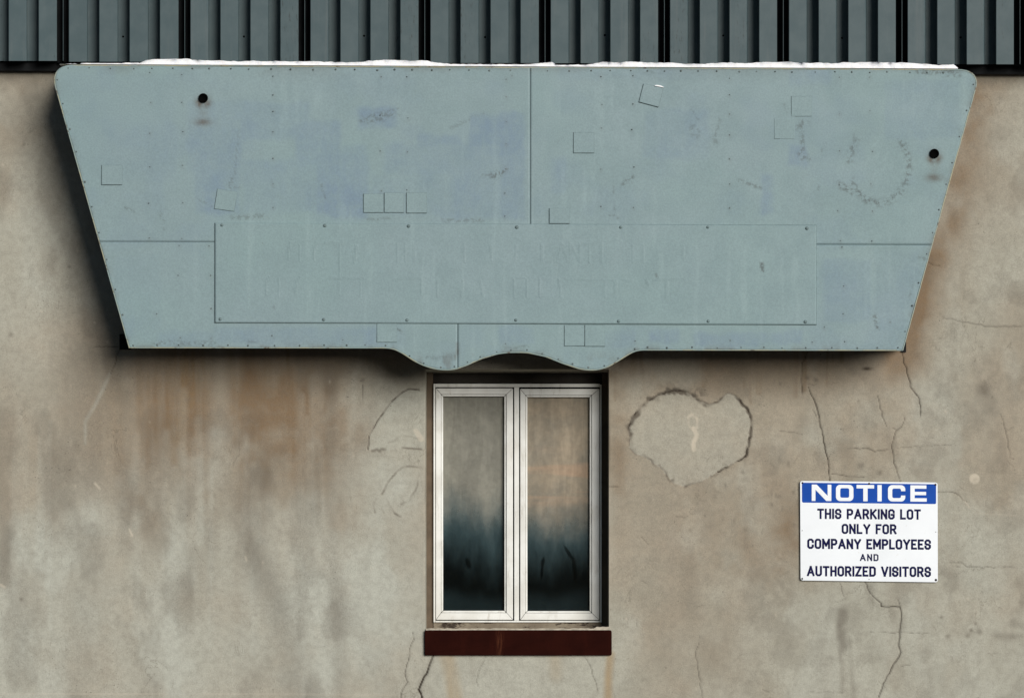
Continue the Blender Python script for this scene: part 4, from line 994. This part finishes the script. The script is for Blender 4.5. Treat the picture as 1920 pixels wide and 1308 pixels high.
def text_line(txt, x0, x1, y0, y1, sw, slope, mat, gap=.34, space=.52, d=ND):
    H = y1 - y0 - sw; adv, x = [], 0.0
    for ch in txt:
        if ch == ' ': x += space; continue
        adv.append((ch, x)); x += FONT[ch][0] + gap
    k = (x1 - x0 - sw) / (x - gap)
    for ch, ax in adv:
        polys = []
        for li, st in enumerate(FONT[ch][1]):
            pts = [(x0 + sw / 2 + (ax + px) * k, y0 + sw / 2 + py * H) for px, py in st]
            if pts[0] != pts[-1]:                      # square off the ends
                for e, o2 in ((0, 1), (-1, -2)):
                    v = Vector(pts[e]) - Vector(pts[o2]); v.normalize(); ext = sw / 2 if abs(v.y) > .5 or li == 0 else sw * .2
                    pts[e] = (pts[e][0] + v.x * ext, pts[e][1] + v.y * ext)
            polys += ribbon(pts, sw, y0, y1)
        letter_object('letter', polys, mat, slope, x0, d + .0004)

# wide header letters with heavier uprights
def header():
    sl = 1.5 / 215; y0, y1 = 907.8, 938.4; polys = []; d = ND + .0010
    def poly(pts, k=0): polys.append(pts)
    def flush():
        letter_object('header_letter', polys, PRINT_WHITE, sl, 1522, d, .00001); polys.clear()
    def ringl(x0, x1, r, sx, sy, cut=None):
        n = 8; o, i_ = [], []
        for (cx, cy, a0) in ((x1 - r, y0 + r, -90), (x1 - r, y1 - r, 0), (x0 + r, y1 - r, 90), (x0 + r, y0 + r, 180)):
            for k in range(n + 1):
                a = R(a0 + 90 * k / n); o.append((cx + r * math.cos(a), cy + r * math.sin(a)))
        r2 = max(1.5, r - sx * .6); X0, X1, Y0, Y1 = x0 + sx, x1 - sx, y0 + sy, y1 - sy
        for (cx, cy, a0) in ((X1 - r2, Y0 + r2, -90), (X1 - r2, Y1 - r2, 0), (X0 + r2, Y1 - r2, 90), (X0 + r2, Y0 + r2, 180)):
            for k in range(n + 1):
                a = R(a0 + 90 * k / n); i_.append((cx + r2 * math.cos(a), cy + r2 * math.sin(a)))
        m = len(o)
        for k in range(m):
            q = [o[k], o[(k + 1) % m], i_[(k + 1) % m], i_[k]]
            if cut and k == n: # the straight right-hand side between the corners stays open
                mt, mb = y0 + 11.2, y1 - 11.2
                poly([o[n], (o[n][0], mt), (i_[n][0], mt), i_[n]]); poly([(o[n][0], mb), o[n + 1], i_[n + 1], (i_[n][0], mb)]); continue
            poly(q)
    N0, N1 = 1522, 1558.8
    poly(rect(N0, y0, N0 + 7, y1)); poly(rect(N1 - 7, y0, N1, y1)); poly([(N0 + 7, y0), (N0 + 9.4, y0), (N1 - 7, y1 - 9.6), (N1 - 7, y1), (N1 - 9.6, y1), (N0 + 7, y0 + 9.6)]); flush()
    ringl(1567.4, 1600.2, 8, 8, 6.4); flush()
    poly(rect(1606, y0, 1639, y0 + 6.6)); poly(rect(1618.6, y0 + 6.6, 1626.8, y1)); flush()
    poly(rect(1645.2, y0, 1653.2, y1)); flush()
    ringl(1665, 1697.4, 8, 8, 6.4, True); flush()
    poly(rect(1707, y0, 1715, y1)); poly(rect(1715, y0, 1737, y0 + 6.4)); poly(rect(1715, y0 + 12.2, 1736.4, y0 + 18.4)); poly(rect(1715, y1 - 6.4, 1737.6, y1)); flush()
header()
sl = 1.6 / 215
text_line('THIS PARKING LOT', 1532.4, 1726.6, 952.8, 972.2, 3.8, sl, NAVY)
text_line('ONLY FOR', 1578.2, 1681, 981.3, 1000.2, 3.8, sl, NAVY)
text_line('COMPANY EMPLOYEES', 1513.6, 1745.6, 1008.9, 1028.2, 3.9, sl, NAVY)
text_line('AND', 1612.4, 1647.2, 1037.8, 1051, 2.6, sl, NAVY, .42)
text_line('AUTHORIZED VISITORS', 1513, 1745.6, 1060, 1079.4, 3.9, sl, NAVY)
ME_NS = dome_mesh('screw', .0042, .003, simple('rusty_screw', (0.03, 0.022, 0.018), .7, .2, .4, 90))
for x, y, k in ((1504.6, 904.8, .9), (1629.6, 906.4, 1.0), (1754.0, 908.2, 1.05), (1504.2, 1084.2, .85), (1754.8, 1086.6, 1.15), (1504.2, 994, .38), (1754.6, 996.6, .38), (1629.6, 1085.4, .42)):
    o = link('screw', ME_NS, notice, P(x, y, ND + .0004) - notice.location); o.scale = (k, 1, k)
